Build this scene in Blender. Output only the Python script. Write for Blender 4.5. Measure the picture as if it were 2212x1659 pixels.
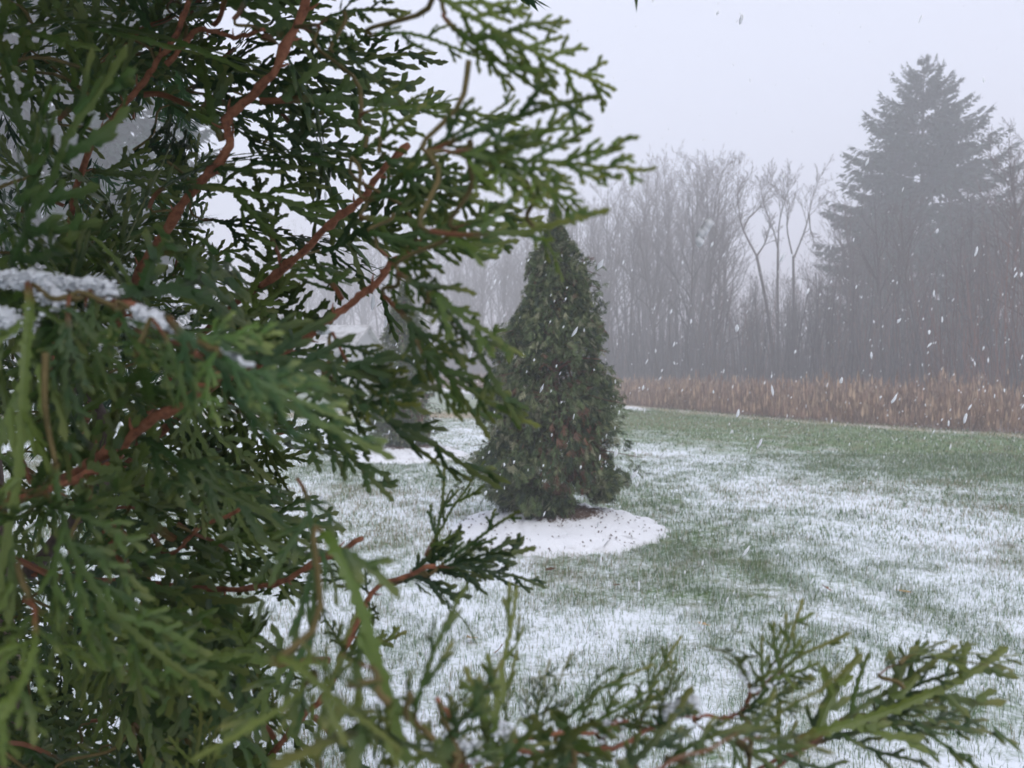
import bpy, math, random
import numpy as np
from mathutils import Vector, Matrix

random.seed(7)
RNG = np.random.default_rng(11)
for o in list(bpy.data.objects):
    bpy.data.objects.remove(o)
scene = bpy.context.scene
COL = scene.collection
R = math.radians

# ------------------------------------------------------------------ camera
CAM_H = 1.4
cam_d = bpy.data.cameras.new("camera")
cam = bpy.data.objects.new("camera", cam_d)
COL.objects.link(cam)
cam_d.sensor_width = 36.0
cam_d.lens = 27.0
PITCH = math.atan(39.5 / 1660)
cam.location = (0, 0, CAM_H)
cam.rotation_euler = (R(90) - PITCH, 0, 0)
cam_d.clip_start = 0.02
cam_d.clip_end = 2000
cam_d.dof.use_dof = True
cam_d.dof.focus_distance = 0.9
cam_d.dof.aperture_fstop = 13.0
scene.camera = cam

# ------------------------------------------------------------------ world and sun
SUN_EL, SUN_ROT = R(48), R(158)
w = bpy.data.worlds.new("World")
scene.world = w
w.use_nodes = True
nt = w.node_tree
nt.nodes.clear()
out = nt.nodes.new("ShaderNodeOutputWorld")
bg = nt.nodes.new("ShaderNodeBackground")
sky = nt.nodes.new("ShaderNodeTexSky")
sky.sky_type = 'NISHITA'
sky.sun_disc = False
sky.sun_elevation = SUN_EL
sky.sun_rotation = SUN_ROT
sky.air_density = 1.5
sky.dust_density = 4.0
cloud = nt.nodes.new("ShaderNodeMix")
cloud.data_type = 'RGBA'
cloud.inputs[0].default_value = 0.93          # a closed layer of snow cloud over the sky
cloud.inputs[7].default_value = (8.5, 8.95, 10.75, 1)
nt.links.new(sky.outputs[0], cloud.inputs[6])
nt.links.new(cloud.outputs[2], bg.inputs[0])
bg.inputs[1].default_value = 0.098
nt.links.new(bg.outputs[0], out.inputs[0])

sun_d = bpy.data.lights.new("sun", 'SUN')
sun_d.energy = 1.5
sun_d.angle = R(40)
sun_d.color = (1.0, 0.97, 0.93)
sun = bpy.data.objects.new("sun", sun_d)
COL.objects.link(sun)
sun.rotation_euler = (R(90) - SUN_EL, 0, math.pi - SUN_ROT)

vs = scene.view_settings
vs.view_transform = 'Standard'
vs.look = 'None'
vs.gamma = 1
vs.use_curve_mapping = False
vs.exposure = 0.18
scene.render.engine = 'CYCLES'
cy = scene.cycles
cy.use_denoising = True
cy.use_adaptive_sampling = True
cy.adaptive_threshold = 0.02
cy.max_bounces = 7
cy.diffuse_bounces = 3
cy.glossy_bounces = 2
cy.transmission_bounces = 3
cy.volume_bounces = 2
cy.transparent_max_bounces = 4
cy.sample_clamp_indirect = 6.0

# ------------------------------------------------------------------ helpers
CP, SP = math.cos(PITCH), math.sin(PITCH)


def P(px, py, d):
    """A point d metres in front of the camera on the ray of photo position px, py (photo 2212 wide)."""
    u = (px - 1106.0) / 1660.0 * d
    v = -(py - 829.5) / 1660.0 * d
    return np.array([u, d * CP + v * SP, CAM_H - d * SP + v * CP])


def tag(o, label=None, cat=None, group=None, kind=None):
    if label: o['label'] = label
    if cat: o['category'] = cat
    if group: o['group'] = group
    if kind: o['kind'] = kind
    return o


def empty(name, loc=(0, 0, 0)):
    o = bpy.data.objects.new(name, None)
    o.empty_display_size = 0.1
    o.location = loc
    COL.objects.link(o)
    return o


def make_mesh(name, V, Q=None, T=None, col=None, mat=None, smooth=True):
    V = np.asarray(V, dtype=np.float32).reshape(-1, 3)
    me = bpy.data.meshes.new(name)
    nq = 0 if Q is None else len(Q)
    ntri = 0 if T is None else len(T)
    parts = []
    if nq: parts.append(np.asarray(Q, dtype=np.int32).ravel())
    if ntri: parts.append(np.asarray(T, dtype=np.int32).ravel())
    loops = np.concatenate(parts)
    starts = np.concatenate([np.arange(nq) * 4, nq * 4 + np.arange(ntri) * 3]).astype(np.int32)
    me.vertices.add(len(V))
    me.vertices.foreach_set('co', V.ravel())
    me.loops.add(len(loops))
    me.loops.foreach_set('vertex_index', loops)
    me.polygons.add(nq + ntri)
    me.polygons.foreach_set('loop_start', starts)
    me.polygons.foreach_set('use_smooth', np.full(nq + ntri, bool(smooth)))
    if col is not None:
        a = me.color_attributes.new('tint', 'FLOAT_COLOR', 'POINT')
        c = np.ones((len(V), 4), dtype=np.float32)
        c[:, :3] = col
        a.data.foreach_set('color', c.ravel())
    me.update(calc_edges=True)
    if mat: me.materials.append(mat)
    return me


def obj(name, me, parent=None, loc=None):
    o = bpy.data.objects.new(name, me)
    COL.objects.link(o)
    if parent: o.parent = parent
    if loc is not None: o.location = loc
    return o


class MB:
    """collects vertices, quads and triangles of ONE mesh"""
    def __init__(s):
        s.V, s.Q, s.T, s.C, s.n = [], [], [], [], 0

    def add(s, V, Q=None, T=None, C=None):
        V = np.asarray(V, dtype=np.float64).reshape(-1, 3)
        if Q is not None and len(Q): s.Q.append(np.asarray(Q) + s.n)
        if T is not None and len(T): s.T.append(np.asarray(T) + s.n)
        s.V.append(V)
        if C is None: C = np.zeros((len(V), 3))
        C = np.asarray(C, dtype=np.float64)
        if C.ndim == 1: C = np.tile(C, (len(V), 1))
        s.C.append(C)
        s.n += len(V)

    def box(s, lo, hi, C=None):
        (x0, y0, z0), (x1, y1, z1) = lo, hi
        V = [(x0, y0, z0), (x1, y0, z0), (x1, y1, z0), (x0, y1, z0), (x0, y0, z1), (x1, y0, z1), (x1, y1, z1), (x0, y1, z1)]
        s.add(V, [(0, 3, 2, 1), (4, 5, 6, 7), (0, 1, 5, 4), (1, 2, 6, 5), (2, 3, 7, 6), (3, 0, 4, 7)], C=C)

    def tube(s, pts, rad, sides=6, C=None, jitter=0.0, rng=None):
        pts = np.asarray(pts, dtype=np.float64)
        rad = np.asarray(rad, dtype=np.float64) * np.ones(len(pts))
        t = np.gradient(pts, axis=0)
        t /= np.linalg.norm(t, axis=1)[:, None] + 1e-12
        ref = np.array([0, 0, 1.0]) if abs(t[0][2]) < 0.8 else np.array([1.0, 0, 0])
        n = np.empty_like(t)
        prev = ref
        for i in range(len(t)):
            v = prev - t[i] * np.dot(prev, t[i])
            l = np.linalg.norm(v)
            if l < 1e-6:
                v = np.cross(t[i], [0.3, 0.7, 0.2]); l = np.linalg.norm(v)
            prev = v / l
            n[i] = prev
        b = np.cross(t, n)
        a = np.arange(sides) / sides * 2 * math.pi
        rr = rad[:, None, None]
        if jitter and rng is not None:
            rr = rr * (1 + jitter * rng.standard_normal((len(pts), sides, 1)))
        V = pts[:, None, :] + rr * (np.cos(a)[None, :, None] * n[:, None, :] + np.sin(a)[None, :, None] * b[:, None, :])
        m = len(pts)
        i = np.arange(m - 1)[:, None] * sides
        j = np.arange(sides)[None, :]
        k = (j + 1) % sides
        Q = np.stack([i + j, i + k, i + sides + k, i + sides + j], -1).reshape(-1, 4)
        s.add(V.reshape(-1, 3), Q, C=C)
        e = (m - 1) * sides
        base = s.n - m * sides
        s.T.append(np.array([(base + e, base + e + q, base + e + q + 1) for q in range(1, sides - 1)]))

    def mesh(s, name, mat=None, smooth=True):
        Q = np.concatenate(s.Q) if s.Q else None
        T = np.concatenate(s.T) if s.T else None
        return make_mesh(name, np.concatenate(s.V), Q, T, np.concatenate(s.C), mat, smooth)


def unit(v):
    v = np.asarray(v, dtype=np.float64)
    return v / (np.linalg.norm(v) + 1e-12)


def bezier_poly(pts, n):
    """Catmull-Rom resample of a polyline"""
    pts = np.asarray(pts, dtype=np.float64)
    if len(pts) == 2:
        t = np.linspace(0, 1, n)[:, None]
        return pts[0] * (1 - t) + pts[1] * t
    p = np.vstack([2 * pts[0] - pts[1], pts, 2 * pts[-1] - pts[-2]])
    res = []
    m = len(pts) - 1
    for u in np.linspace(0, m, n):
        i = min(int(u), m - 1)
        f = u - i
        a, b, c, d = p[i], p[i + 1], p[i + 2], p[i + 3]
        res.append(0.5 * ((2 * b) + (c - a) * f + (2 * a - 5 * b + 4 * c - d) * f * f + (3 * b - a - 3 * c + d) * f ** 3))
    return np.array(res)


def vnoise(x, y, seed=0):
    """smooth value noise on numpy arrays, 0..1"""
    xi, yi = np.floor(x).astype(np.int64), np.floor(y).astype(np.int64)
    fx, fy = x - xi, y - yi
    fx, fy = fx * fx * (3 - 2 * fx), fy * fy * (3 - 2 * fy)

    def h(a, b):
        n = (a * 374761393 + b * 668265263 + seed * 974634777) & 0x7fffffff
        n = ((n ^ (n >> 13)) * 1274126177) & 0x7fffffff
        return ((n ^ (n >> 16)) & 0xffff) / 65535.0
    return (h(xi, yi) * (1 - fx) + h(xi + 1, yi) * fx) * (1 - fy) + (h(xi, yi + 1) * (1 - fx) + h(xi + 1, yi + 1) * fx) * fy


def fbm(x, y, seed=0, oct=4):
    v, a, t = 0, 0.5, 0
    for k in range(oct):
        v = v + a * vnoise(x * 2 ** k + 17.3 * k, y * 2 ** k - 9.1 * k, seed + k)
        t += a
        a *= 0.5
    return v / t


def smooth01(a, b, x):
    t = np.clip((x - a) / (b - a), 0, 1)
    return t * t * (3 - 2 * t)


# ------------------------------------------------------------------ materials
class N:
    def __init__(s, name):
        s.m = bpy.data.materials.new(name)
        s.m.use_nodes = True
        s.t = s.m.node_tree
        s.t.nodes.clear()
        s.out = s.new("ShaderNodeOutputMaterial")

    def new(s, t, **k):
        n = s.t.nodes.new(t)
        for a, b in k.items(): setattr(n, a, b)
        return n

    def link(s, a, b): s.t.links.new(a, b)

    def noise(s, scale, detail=4, rough=0.6, vec=None, coord='Object'):
        n = s.new("ShaderNodeTexNoise")
        n.inputs['Scale'].default_value = scale
        n.inputs['Detail'].default_value = detail
        n.inputs['Roughness'].default_value = rough
        if vec is None:
            tc = s.new("ShaderNodeTexCoord")
            vec = tc.outputs[coord]
        s.link(vec, n.inputs['Vector'])
        return n.outputs[0]

    def ramp(s, v, stops, interp='LINEAR'):
        r = s.new("ShaderNodeValToRGB")
        r.color_ramp.interpolation = interp
        el = r.color_ramp.elements
        while len(el) < len(stops): el.new(0.5)
        for e, (p, c) in zip(el, stops):
            e.position = p
            e.color = (*c, 1) if len(c) == 3 else c
        s.link(v, r.inputs[0])
        return r.outputs[0]

    def mix(s, f, a, b):
        n = s.new("ShaderNodeMix", data_type='RGBA')
        for sock, v in ((n.inputs[0], f), (n.inputs[6], a), (n.inputs[7], b)):
            if hasattr(v, 'links'): s.link(v, sock)
            elif isinstance(v, (int, float)): sock.default_value = v
            else: sock.default_value = (*v, 1)
        return n.outputs[2]

    def math(s, op, a, b=0.0, clamp=False):
        n = s.new("ShaderNodeMath", operation=op, use_clamp=clamp)
        for sock, v in ((n.inputs[0], a), (n.inputs[1], b)):
            if hasattr(v, 'links'): s.link(v, sock)
            else: sock.default_value = v
        return n.outputs[0]

    def attr(s, name='tint'):
        a = s.new("ShaderNodeAttribute", attribute_name=name)
        sep = s.new("ShaderNodeSeparateColor")
        s.link(a.outputs['Color'], sep.inputs[0])
        return a.outputs['Color'], sep.outputs

    def surf(s, color, rough=0.7, spec=0.3, translucent=0.0, bump=None, bump_d=0.002, bump_s=0.5):
        b = s.new("ShaderNodeBsdfPrincipled")
        if hasattr(color, 'links'): s.link(color, b.inputs['Base Color'])
        else: b.inputs['Base Color'].default_value = (*color, 1)
        b.inputs['Roughness'].default_value = rough
        b.inputs['Specular IOR Level'].default_value = spec
        if bump is not None:
            bn = s.new("ShaderNodeBump")
            bn.inputs['Distance'].default_value = bump_d
            bn.inputs['Strength'].default_value = bump_s
            s.link(bump, bn.inputs['Height'])
            s.link(bn.outputs[0], b.inputs['Normal'])
        o = b.outputs[0]
        if translucent > 0:
            tr = s.new("ShaderNodeBsdfTranslucent")
            if hasattr(color, 'links'): s.link(color, tr.inputs[0])
            else: tr.inputs[0].default_value = (*color, 1)
            mx = s.new("ShaderNodeMixShader")
            mx.inputs[0].default_value = translucent
            s.link(o, mx.inputs[1]); s.link(tr.outputs[0], mx.inputs[2])
            o = mx.outputs[0]
        s.link(o, s.out.inputs[0])
        return s.m


def rand_out(n):
    i = n.new("ShaderNodeObjectInfo")
    return i.outputs['Random']


# scale leaves of the near tree: tint.r bark, tint.g tip, tint.b random per branchlet
n = N("arborvitae_leaf")
_, c = n.attr()
oi_ = n.new('ShaderNodeObjectInfo')
ro = oi_.outputs['Random']
green = n.ramp(ro, [(0.0, (0.017, 0.044, 0.014)), (0.35, (0.048, 0.106, 0.019)), (0.7, (0.106, 0.172, 0.025)), (1.0, (0.165, 0.225, 0.042))])
green = n.mix(n.math('MULTIPLY', c[2], 0.7), green, (0.024, 0.056, 0.024))
green = n.mix(n.math('MULTIPLY', n.math('POWER', c[1], 2.0), 0.75), green, (0.20, 0.22, 0.055))
sp_ = n.ramp(n.noise(900, 2), [(0.35, (0, 0, 0)), (0.75, (1, 1, 1))])
green = n.mix(n.math('MULTIPLY', sp_, 0.35), green, (0.07, 0.13, 0.05))
bark_ = n.mix(n.noise(300, 3), (0.16, 0.065, 0.035), (0.28, 0.12, 0.065))
mul_ = n.new('ShaderNodeMix', data_type='RGBA', blend_type='MULTIPLY')
mul_.inputs[0].default_value = 1.0
n.link(green, mul_.inputs[6]); n.link(oi_.outputs['Color'], mul_.inputs[7])
M_LEAF = n.surf(n.mix(c[0], mul_.outputs[2], bark_), rough=0.42, spec=0.40, translucent=0.34, bump=n.noise(700, 2), bump_d=0.0004, bump_s=0.5)

n = N("red_brown_bark")
_, c = n.attr()
b1 = n.noise(150, 6, 0.72)
colr = n.ramp(b1, [(0.28, (0.07, 0.036, 0.028)), (0.48, (0.25, 0.098, 0.054)), (0.62, (0.32, 0.135, 0.075)), (0.78, (0.33, 0.21, 0.16))])
colr = n.mix(c[0], colr, n.mix(b1, (0.05, 0.042, 0.04), (0.17, 0.15, 0.14)))
colr = n.mix(c[1], colr, n.mix(b1, (0.045, 0.065, 0.02), (0.10, 0.11, 0.038)))
M_BARK = n.surf(colr, rough=0.75, spec=0.25, bump=n.noise(160, 5, 0.7), bump_d=0.0015, bump_s=0.9)

n = N("snow_clump")
M_SNOW = n.surf((0.86, 0.89, 0.93), rough=0.6, spec=0.3, translucent=0.25, bump=n.noise(500, 4), bump_d=0.001, bump_s=0.6)

n = N("snow_flake")
M_FLAKE = n.surf((0.95, 0.955, 0.965), rough=0.6, spec=0.1, translucent=0.62)

# tree foliage whose colour is carried per leaf
n = N("tree_foliage")
cc, c = n.attr()
M_FOL = n.surf(cc, rough=0.6, spec=0.3, translucent=0.2)

n = N("grass_blade")
cc, c = n.attr()
M_GRASS = n.surf(cc, rough=0.55, spec=0.3, translucent=0.3)

n = N("dry_stalk")
cc, c = n.attr()
M_DRY = n.surf(cc, rough=0.8, spec=0.15, translucent=0.15)

n = N("grey_wood_bark")
ro = rand_out(n)
b1 = n.noise(3, 5, 0.7)
M_WOOD = n.surf(n.mix(ro, n.mix(b1, (0.045, 0.040, 0.040), (0.12, 0.105, 0.10)), n.mix(b1, (0.05, 0.04, 0.036), (0.15, 0.115, 0.10))), rough=0.9, spec=0.1)

n = N("spruce_needle")
ro = rand_out(n)
M_NEEDLE = n.surf(n.mix(ro, (0.028, 0.058, 0.046), (0.046, 0.080, 0.058)), rough=0.7, spec=0.2)

n = N("fallen_leaf")
M_DEADLEAF = n.surf(n.mix(n.noise(60, 4), (0.14, 0.06, 0.03), (0.26, 0.13, 0.06)), rough=0.7, translucent=0.1)
n = N("tan_leaf")
M_TANLEAF = n.surf(n.mix(n.noise(60, 4), (0.40, 0.25, 0.11), (0.5, 0.36, 0.18)), rough=0.7, translucent=0.1)

# ------------------------------------------------------------------ ground
# edge of the mown lawn: the belt of dry brush begins there and the path runs along its far end
EDGE = np.array([(20.0, -3.0), (10.3, 15.5), (7.6, 19.2), (5.5, 23.6), (1.6, 32.5), (-2.9, 45.0), (-14.0, 62.0), (-40.0, 82.0), (-90.0, 100.0)])


def edge_dist(x, y):
    """signed distance to the lawn edge, positive on the lawn side"""
    x = np.asarray(x, dtype=np.float64); y = np.asarray(y, dtype=np.float64)
    best = np.full(x.shape, 1e9); sign = np.ones(x.shape)
    for a, b in zip(EDGE[:-1], EDGE[1:]):
        d = b - a
        t = np.clip(((x - a[0]) * d[0] + (y - a[1]) * d[1]) / (d @ d), 0, 1)
        dx, dy = x - (a[0] + t * d[0]), y - (a[1] + t * d[1])
        dist = np.hypot(dx, dy)
        s = np.where(d[0] * dy - d[1] * dx > 0, 1.0, -1.0)
        m = dist < best
        best = np.where(m, dist, best); sign = np.where(m, s, sign)
    return best * sign


def ground_z(x, y):
    near = 0.035 * (fbm(x * 0.55, y * 0.55, 3) - 0.5) + 0.02 * (vnoise(x * 2.3, y * 2.3, 8) - 0.5)
    return near


def snow_cover(x, y):
    """how much of the lawn the snow hides, 0..1 (thinner towards the sheltered edge by the brush)"""
    e = edge_dist(x, y)
    s = 0.04 + 0.56 * smooth01(3.6, 9.5, e + 3.0 * (fbm(x * 0.25, y * 0.25, 21) - 0.5))
    s = s + 0.34 * (fbm(x * 0.6 + 3, y * 0.6, 5, 4) - 0.5) * smooth01(0, 7, e)
    s = s + 0.62 * (fbm(x * 2.9, y * 2.6, 15, 3) - 0.5)
    s = s + 0.05 * smooth01(7.5, 3.5, y) + 0.22 * smooth01(0.9, 0.2, e) * (vnoise(x * 1.3, y * 1.3, 71) > 0.45)
    s = s + 0.12 * np.exp(-((x - 2.8) / 0.9) ** 2) * smooth01(15, 12, y) - 0.20 * np.exp(-((x - 1.45) / 0.7) ** 2 - ((y - 5.9) / 1.5) ** 2)
    far = smooth01(24, 30, y)
    band = smooth01(20.0, 21.0, y) * (1 - smooth01(22.8, 24.5, y)) * smooth01(1.5, -0.5, x)
    s = s * (1 - far) + far * (0.3 + 0.25 * (fbm(x * 0.2, y * 0.2, 31) - 0.5))
    s = s - 0.35 * band
    return np.clip(s, 0, 1)


def axis_coords(lo, hi, step, far):
    a = list(np.arange(lo, hi + 1e-6, step))
    l, g = lo, step
    left = []
    while l > -far:
        g *= 1.35; l -= g; left.append(l)
    r_, g = hi, step
    right = []
    while r_ < far:
        g *= 1.35; r_ += g; right.append(r_)
    return np.array(left[::-1] + a + right)


gx = axis_coords(-9.0, 13.0, 0.09, 280)
gy = axis_coords(0.3, 26.0, 0.09, 280)
X, Y = np.meshgrid(gx, gy)
Z = ground_z(X, Y)
nx, ny = len(gx), len(gy)
idx = np.arange(nx * ny).reshape(ny, nx)
Qg = np.stack([idx[:-1, :-1], idx[:-1, 1:], idx[1:, 1:], idx[1:, :-1]], -1).reshape(-1, 4)
sc = snow_cover(X, Y)
tan = smooth01(20.0, 20.8, Y) * (1 - smooth01(22.6, 24.0, Y)) * smooth01(1.5, -0.5, X)
ed = edge_dist(X, Y)
tan = np.maximum(tan, 0.75 * smooth01(1.1, 0.3, ed) * smooth01(-0.8, 0.0, ed))
wood = smooth01(0.4, -0.6, ed)
gcol = np.stack([sc.ravel(), tan.ravel(), wood.ravel()], -1)

n = N("snowy_lawn")
_, c = n.attr()
tc = n.new("ShaderNodeTexCoord")
f1 = n.noise(9.0, 5, 0.68, tc.outputs['Object'])
f2 = n.noise(38.0, 4, 0.7, tc.outputs['Object'])
ff = n.math('ADD', n.math('MULTIPLY', f1, 0.55), n.math('MULTIPLY', f2, 0.45))
msk = n.math('ADD', n.math('MULTIPLY', n.math('SUBTRACT', ff, 0.5), 2.7), c[0])
msk = n.ramp(msk, [(0.16, (0, 0, 0)), (0.78, (1, 1, 1))])
gr = n.mix(f2, (0.070, 0.145, 0.042), (0.18, 0.25, 0.10))
gr = n.mix(n.ramp(n.noise(2.3, 4, 0.6, tc.outputs['Object']), [(0.45, (0, 0, 0)), (0.75, (1, 1, 1))]), gr, (0.20, 0.17, 0.10))
gr = n.mix(c[1], gr, (0.42, 0.32, 0.20))
litter = n.mix(f1, (0.13, 0.085, 0.065), (0.27, 0.20, 0.17))
base = n.mix(c[2], gr, litter)
snowf = n.math('MULTIPLY', msk, n.math('SUBTRACT', 1.0, n.math('MULTIPLY', c[2], 0.75)))
M_GROUND = n.surf(n.mix(snowf, base, (0.82, 0.86, 0.91)), rough=0.75, spec=0.2, bump=ff, bump_d=0.03, bump_s=0.9)
g = obj("ground", make_mesh("ground", np.stack([X, Y, Z], -1).reshape(-1, 3), Qg, None, gcol, M_GROUND))
tag(g, "lawn and field thinly covered with patchy fresh snow", kind='structure')

# the snowy path along the far lawn edge
ctr = bezier_poly([(4.3, 23.9), (3.2, 27.0), (0.9, 32.0), (-1.0, 38.0), (-3.2, 44.0), (-9.0, 52.0), (-22.0, 60.0), (-45.0, 66.0)], 60)
tg = np.gradient(ctr, axis=0); tg /= np.linalg.norm(tg, axis=1)[:, None]
nn = np.stack([-tg[:, 1], tg[:, 0]], -1)
pv = []
wd = np.linspace(0.35, 1.9, 60)
for k in (-1, -0.33, 0.33, 1):
    q = ctr + nn * (wd * k)[:, None] + 0.12 * RNG.standard_normal((60, 1)) * nn
    pv.append(np.column_stack([q, ground_z(q[:, 0], q[:, 1]) + 0.03 - 0.025 * abs(k)]))
pv = np.stack(pv, 1)
ii = np.arange(60 * 4).reshape(60, 4)
pq = np.stack([ii[:-1, :-1], ii[:-1, 1:], ii[1:, 1:], ii[1:, :-1]], -1).reshape(-1, 4)
n = N("snowy_path")
M_PATH = n.surf(n.mix(n.ramp(n.noise(3, 5), [(0.35, (0, 0, 0)), (0.6, (1, 1, 1))]), (0.55, 0.52, 0.48), (0.80, 0.82, 0.86)), rough=0.8)
tag(obj("path", make_mesh("path", pv.reshape(-1, 3), pq, None, None, M_PATH)), "snow covered path curving behind the lawn", kind='structure')

# ------------------------------------------------------------------ haze of falling snow
n = N("snow_haze")
vol = n.new("ShaderNodeVolumePrincipled")
vol.inputs['Color'].default_value = (0.97, 0.965, 0.985, 1)
vol.inputs['Density'].default_value = 0.0090
n.link(vol.outputs[0], n.out.inputs['Volume'])
mb = MB(); mb.box((-420, -420, -1.0), (420, 420, 27.0))
hz = obj("haze", mb.mesh("haze", n.m, False))
tag(hz, "pale snowy haze that fades the far trees", kind='stuff')

# ------------------------------------------------------------------ bare trees of the wood


class TreeGrow:
    def __init__(s, seed):
        s.r = np.random.default_rng(seed)
        s.trunk, s.crown = MB(), MB()

    def limb(s, p, d, L, r0, level, up=0.25, wob=0.16):
        nseg = max(3, int(4 + L * 0.6)) if level < 3 else 3
        pts = [np.array(p, float)]
        d = unit(d)
        for k in range(nseg):
            d = unit(d + wob * s.r.standard_normal(3) + np.array([0, 0, up * 0.22]))
            pts.append(pts[-1] + d * L / nseg)
        return np.array(pts)

    def grow(s, pts, r0, level, kids, first=0.25, spread=(28, 55), ratio=0.55, maxlevel=4):
        m = len(pts)
        L = np.linalg.norm(np.diff(pts, axis=0), axis=1).sum()
        rr = r0 * (1 - 0.9 * np.linspace(0, 1, m) ** 0.95)
        (s.trunk if level == 0 else s.crown).tube(pts, np.maximum(rr, 0.006), 6 if level == 0 else (4 if level == 1 else 3))
        if level >= maxlevel: return
        for k in range(kids[level]):
            f = first + (0.99 - first) * (k + s.r.random()) / kids[level]
            u = f * (m - 1); i = min(int(u), m - 2); q = pts[i] + (pts[i + 1] - pts[i]) * (u - i)
            t = unit(pts[i + 1] - pts[i])
            side = unit(np.cross(t, s.r.standard_normal(3)))
            a = R(s.r.uniform(*spread))
            d = t * math.cos(a) + side * math.sin(a)
            d[2] += 0.15
            l = L * ratio * (1.15 - 0.75 * f) * s.r.uniform(0.7, 1.2)
            r = max(0.007, min(rr[i] * 0.62, r0 * 0.5))
            s.grow(s.limb(q, d, l, r, level + 1), r, level + 1, kids, 0.2, spread, ratio, maxlevel)


def bare_tree_meshes(seed, H=15.0, fork=False, first=0.35):
    t = TreeGrow(seed)
    base = np.array([0, 0, -0.1])
    pts = [base]
    d = np.array([t.r.normal(0, 0.05), t.r.normal(0, 0.05), 1.0])
    for k in range(9):
        d = unit(d + np.array([t.r.normal(0, 0.045), t.r.normal(0, 0.045), 0.06]))
        pts.append(pts[-1] + d * H / 9)
    t.grow(np.array(pts), H * 0.0125, 0, (13, 7, 5, 4), first, (22, 48), 0.42)
    return t.trunk.mesh("bare_tree_trunk", M_WOOD), t.crown.mesh("bare_tree_crown", M_WOOD)


BARE = [bare_tree_meshes(100 + k, first=(0.3, 0.45, 0.25, 0.5, 0.35, 0.2, 0.4)[k]) for k in range(7)]


def place_bare(x, y, h, var, rz, label, group, wide=1.0):
    e = empty("bare_tree", (x, y, 0))
    s = h / 15.0
    e.scale = (s * wide, s * wide, s)
    e.rotation_euler = (0, 0, rz)
    tag(e, label, "tree", group)
    obj("trunk", BARE[var][0], e); obj("crown", BARE[var][1], e)
    return e


# skyline of the wood in the photo: position -> top of the trees
SKX = np.array([0, 700, 950, 1060, 1130, 1280, 1330, 1400, 1480, 1540, 1590, 1640, 1700, 1760, 1820, 2140, 2180, 2260, 2600])
SKY_ = np.array([520, 520, 505, 505, 490, 445, 405, 395, 345, 385, 600, 610, 600, 590, 440, 420, 330, 310, 300])
WOOD = np.array([(34.0, 6.0), (21.5, 24.0), (17.0, 31.0), (12.5, 39.0), (7.5, 50.0), (2.5, 62.0), (-6.0, 76.0), (-24.0, 90.0), (-70.0, 105.0)])
rw = np.random.default_rng(5)
cand = []
seg = np.linalg.norm(np.diff(WOOD, axis=0), axis=1)
cum = np.concatenate([[0], np.cumsum(seg)])
GRP = "bare grey trees of the misty wood"
pl = []
tries = 0
while len(pl) < 286 and tries < 20000:
    tries += 1
    s_ = rw.uniform(0, cum[-1]); i = min(np.searchsorted(cum, s_, 'right') - 1, len(seg) - 1)
    a, b = WOOD[i], WOOD[i + 1]
    q = a + (b - a) * (s_ - cum[i]) / seg[i]
    dn = unit(np.array([(b - a)[1], -(b - a)[0]]))
    dep = 34 * rw.random() ** 1.35
    q = q + dn * dep
    px = 1106 + 1660 * q[0] / max(q[1], 1)
    if q[1] < 12 or px > 2330 or px < 560: continue
    if px < 900 and rw.random() < 0.6: continue
    if any((q[0] - c_[0]) ** 2 + (q[1] - c_[1]) ** 2 < (1.2 + 0.018 * q[1]) ** 2 for c_ in pl): continue
    if 1850 < px < 2120 and math.hypot(q[0] - 24.5, q[1] - 47) < 5: continue
    pl.append((q[0], q[1], px, dep))
for k, (x, y, px, dep) in enumerate(pl):
    top = np.interp(px, SKX, SKY_)
    h = ((790 - top) / 1660 * y + 1.4) * rw.uniform(0.72, 1.03)
    h = min(max(h, 5.0), 25.0)
    where = ("behind the near green sprays", "left of the middle evergreen", "behind the middle evergreen", "just right of the middle evergreen",
             "in the tall clump left of the gap", "in the open gap beside the spruce", "at the left flank of the tall spruce",
             "at the right flank of the tall spruce", "right of the tall spruce")[int(np.searchsorted([950, 1080, 1330, 1450, 1575, 1800, 1985, 2150], px))]
    row = "front row of the wood" if dep < 5 else ("middle of the wood" if dep < 15 else "pale depth of the wood")
    lab = ("tall" if h > 13 else "short") + " bare tree " + where + ", " + row
    place_bare(x, y, h, int(rw.integers(7)), rw.uniform(0, 6.28), lab, GRP, rw.uniform(0.75, 1.1))

# the forked trees that stand clear against the sky in the gap beside the spruce


def limb_tree(name_label, d, limbs, r0, seed):
    base = P(limbs[0][0][0], 790 + 1660 * 1.4 / d, d)
    base[2] = 0
    t = TreeGrow(seed)
    for k, L in enumerate(limbs):
        pts = np.array([P(x, y, d + 1.2 * (k % 3 - 1) * max(0, (700 - y)) / 300.0) for x, y in L]) - base
        if k == 0:
            pts = np.vstack([[0, 0, -0.1], pts])
        pts = bezier_poly(pts, 9)
        rr = r0 * (0.95 if k == 0 else 0.5)
        if k == 0:
            t.trunk.tube(pts, r0 * np.linspace(1, 0.62, 9), 7)
        else:
            t.grow(pts, rr, 1, (0, 11, 6, 5), 0.3, (18, 42), 0.5, 4)
    e = empty("forked_tree", tuple(base))
    tag(e, name_label, "tree", "forked trees in the gap of the wood")
    obj("trunk", t.trunk.mesh("forked_trunk", M_WOOD), e)
    obj("crown", t.crown.mesh("forked_crown", M_WOOD), e)


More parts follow.
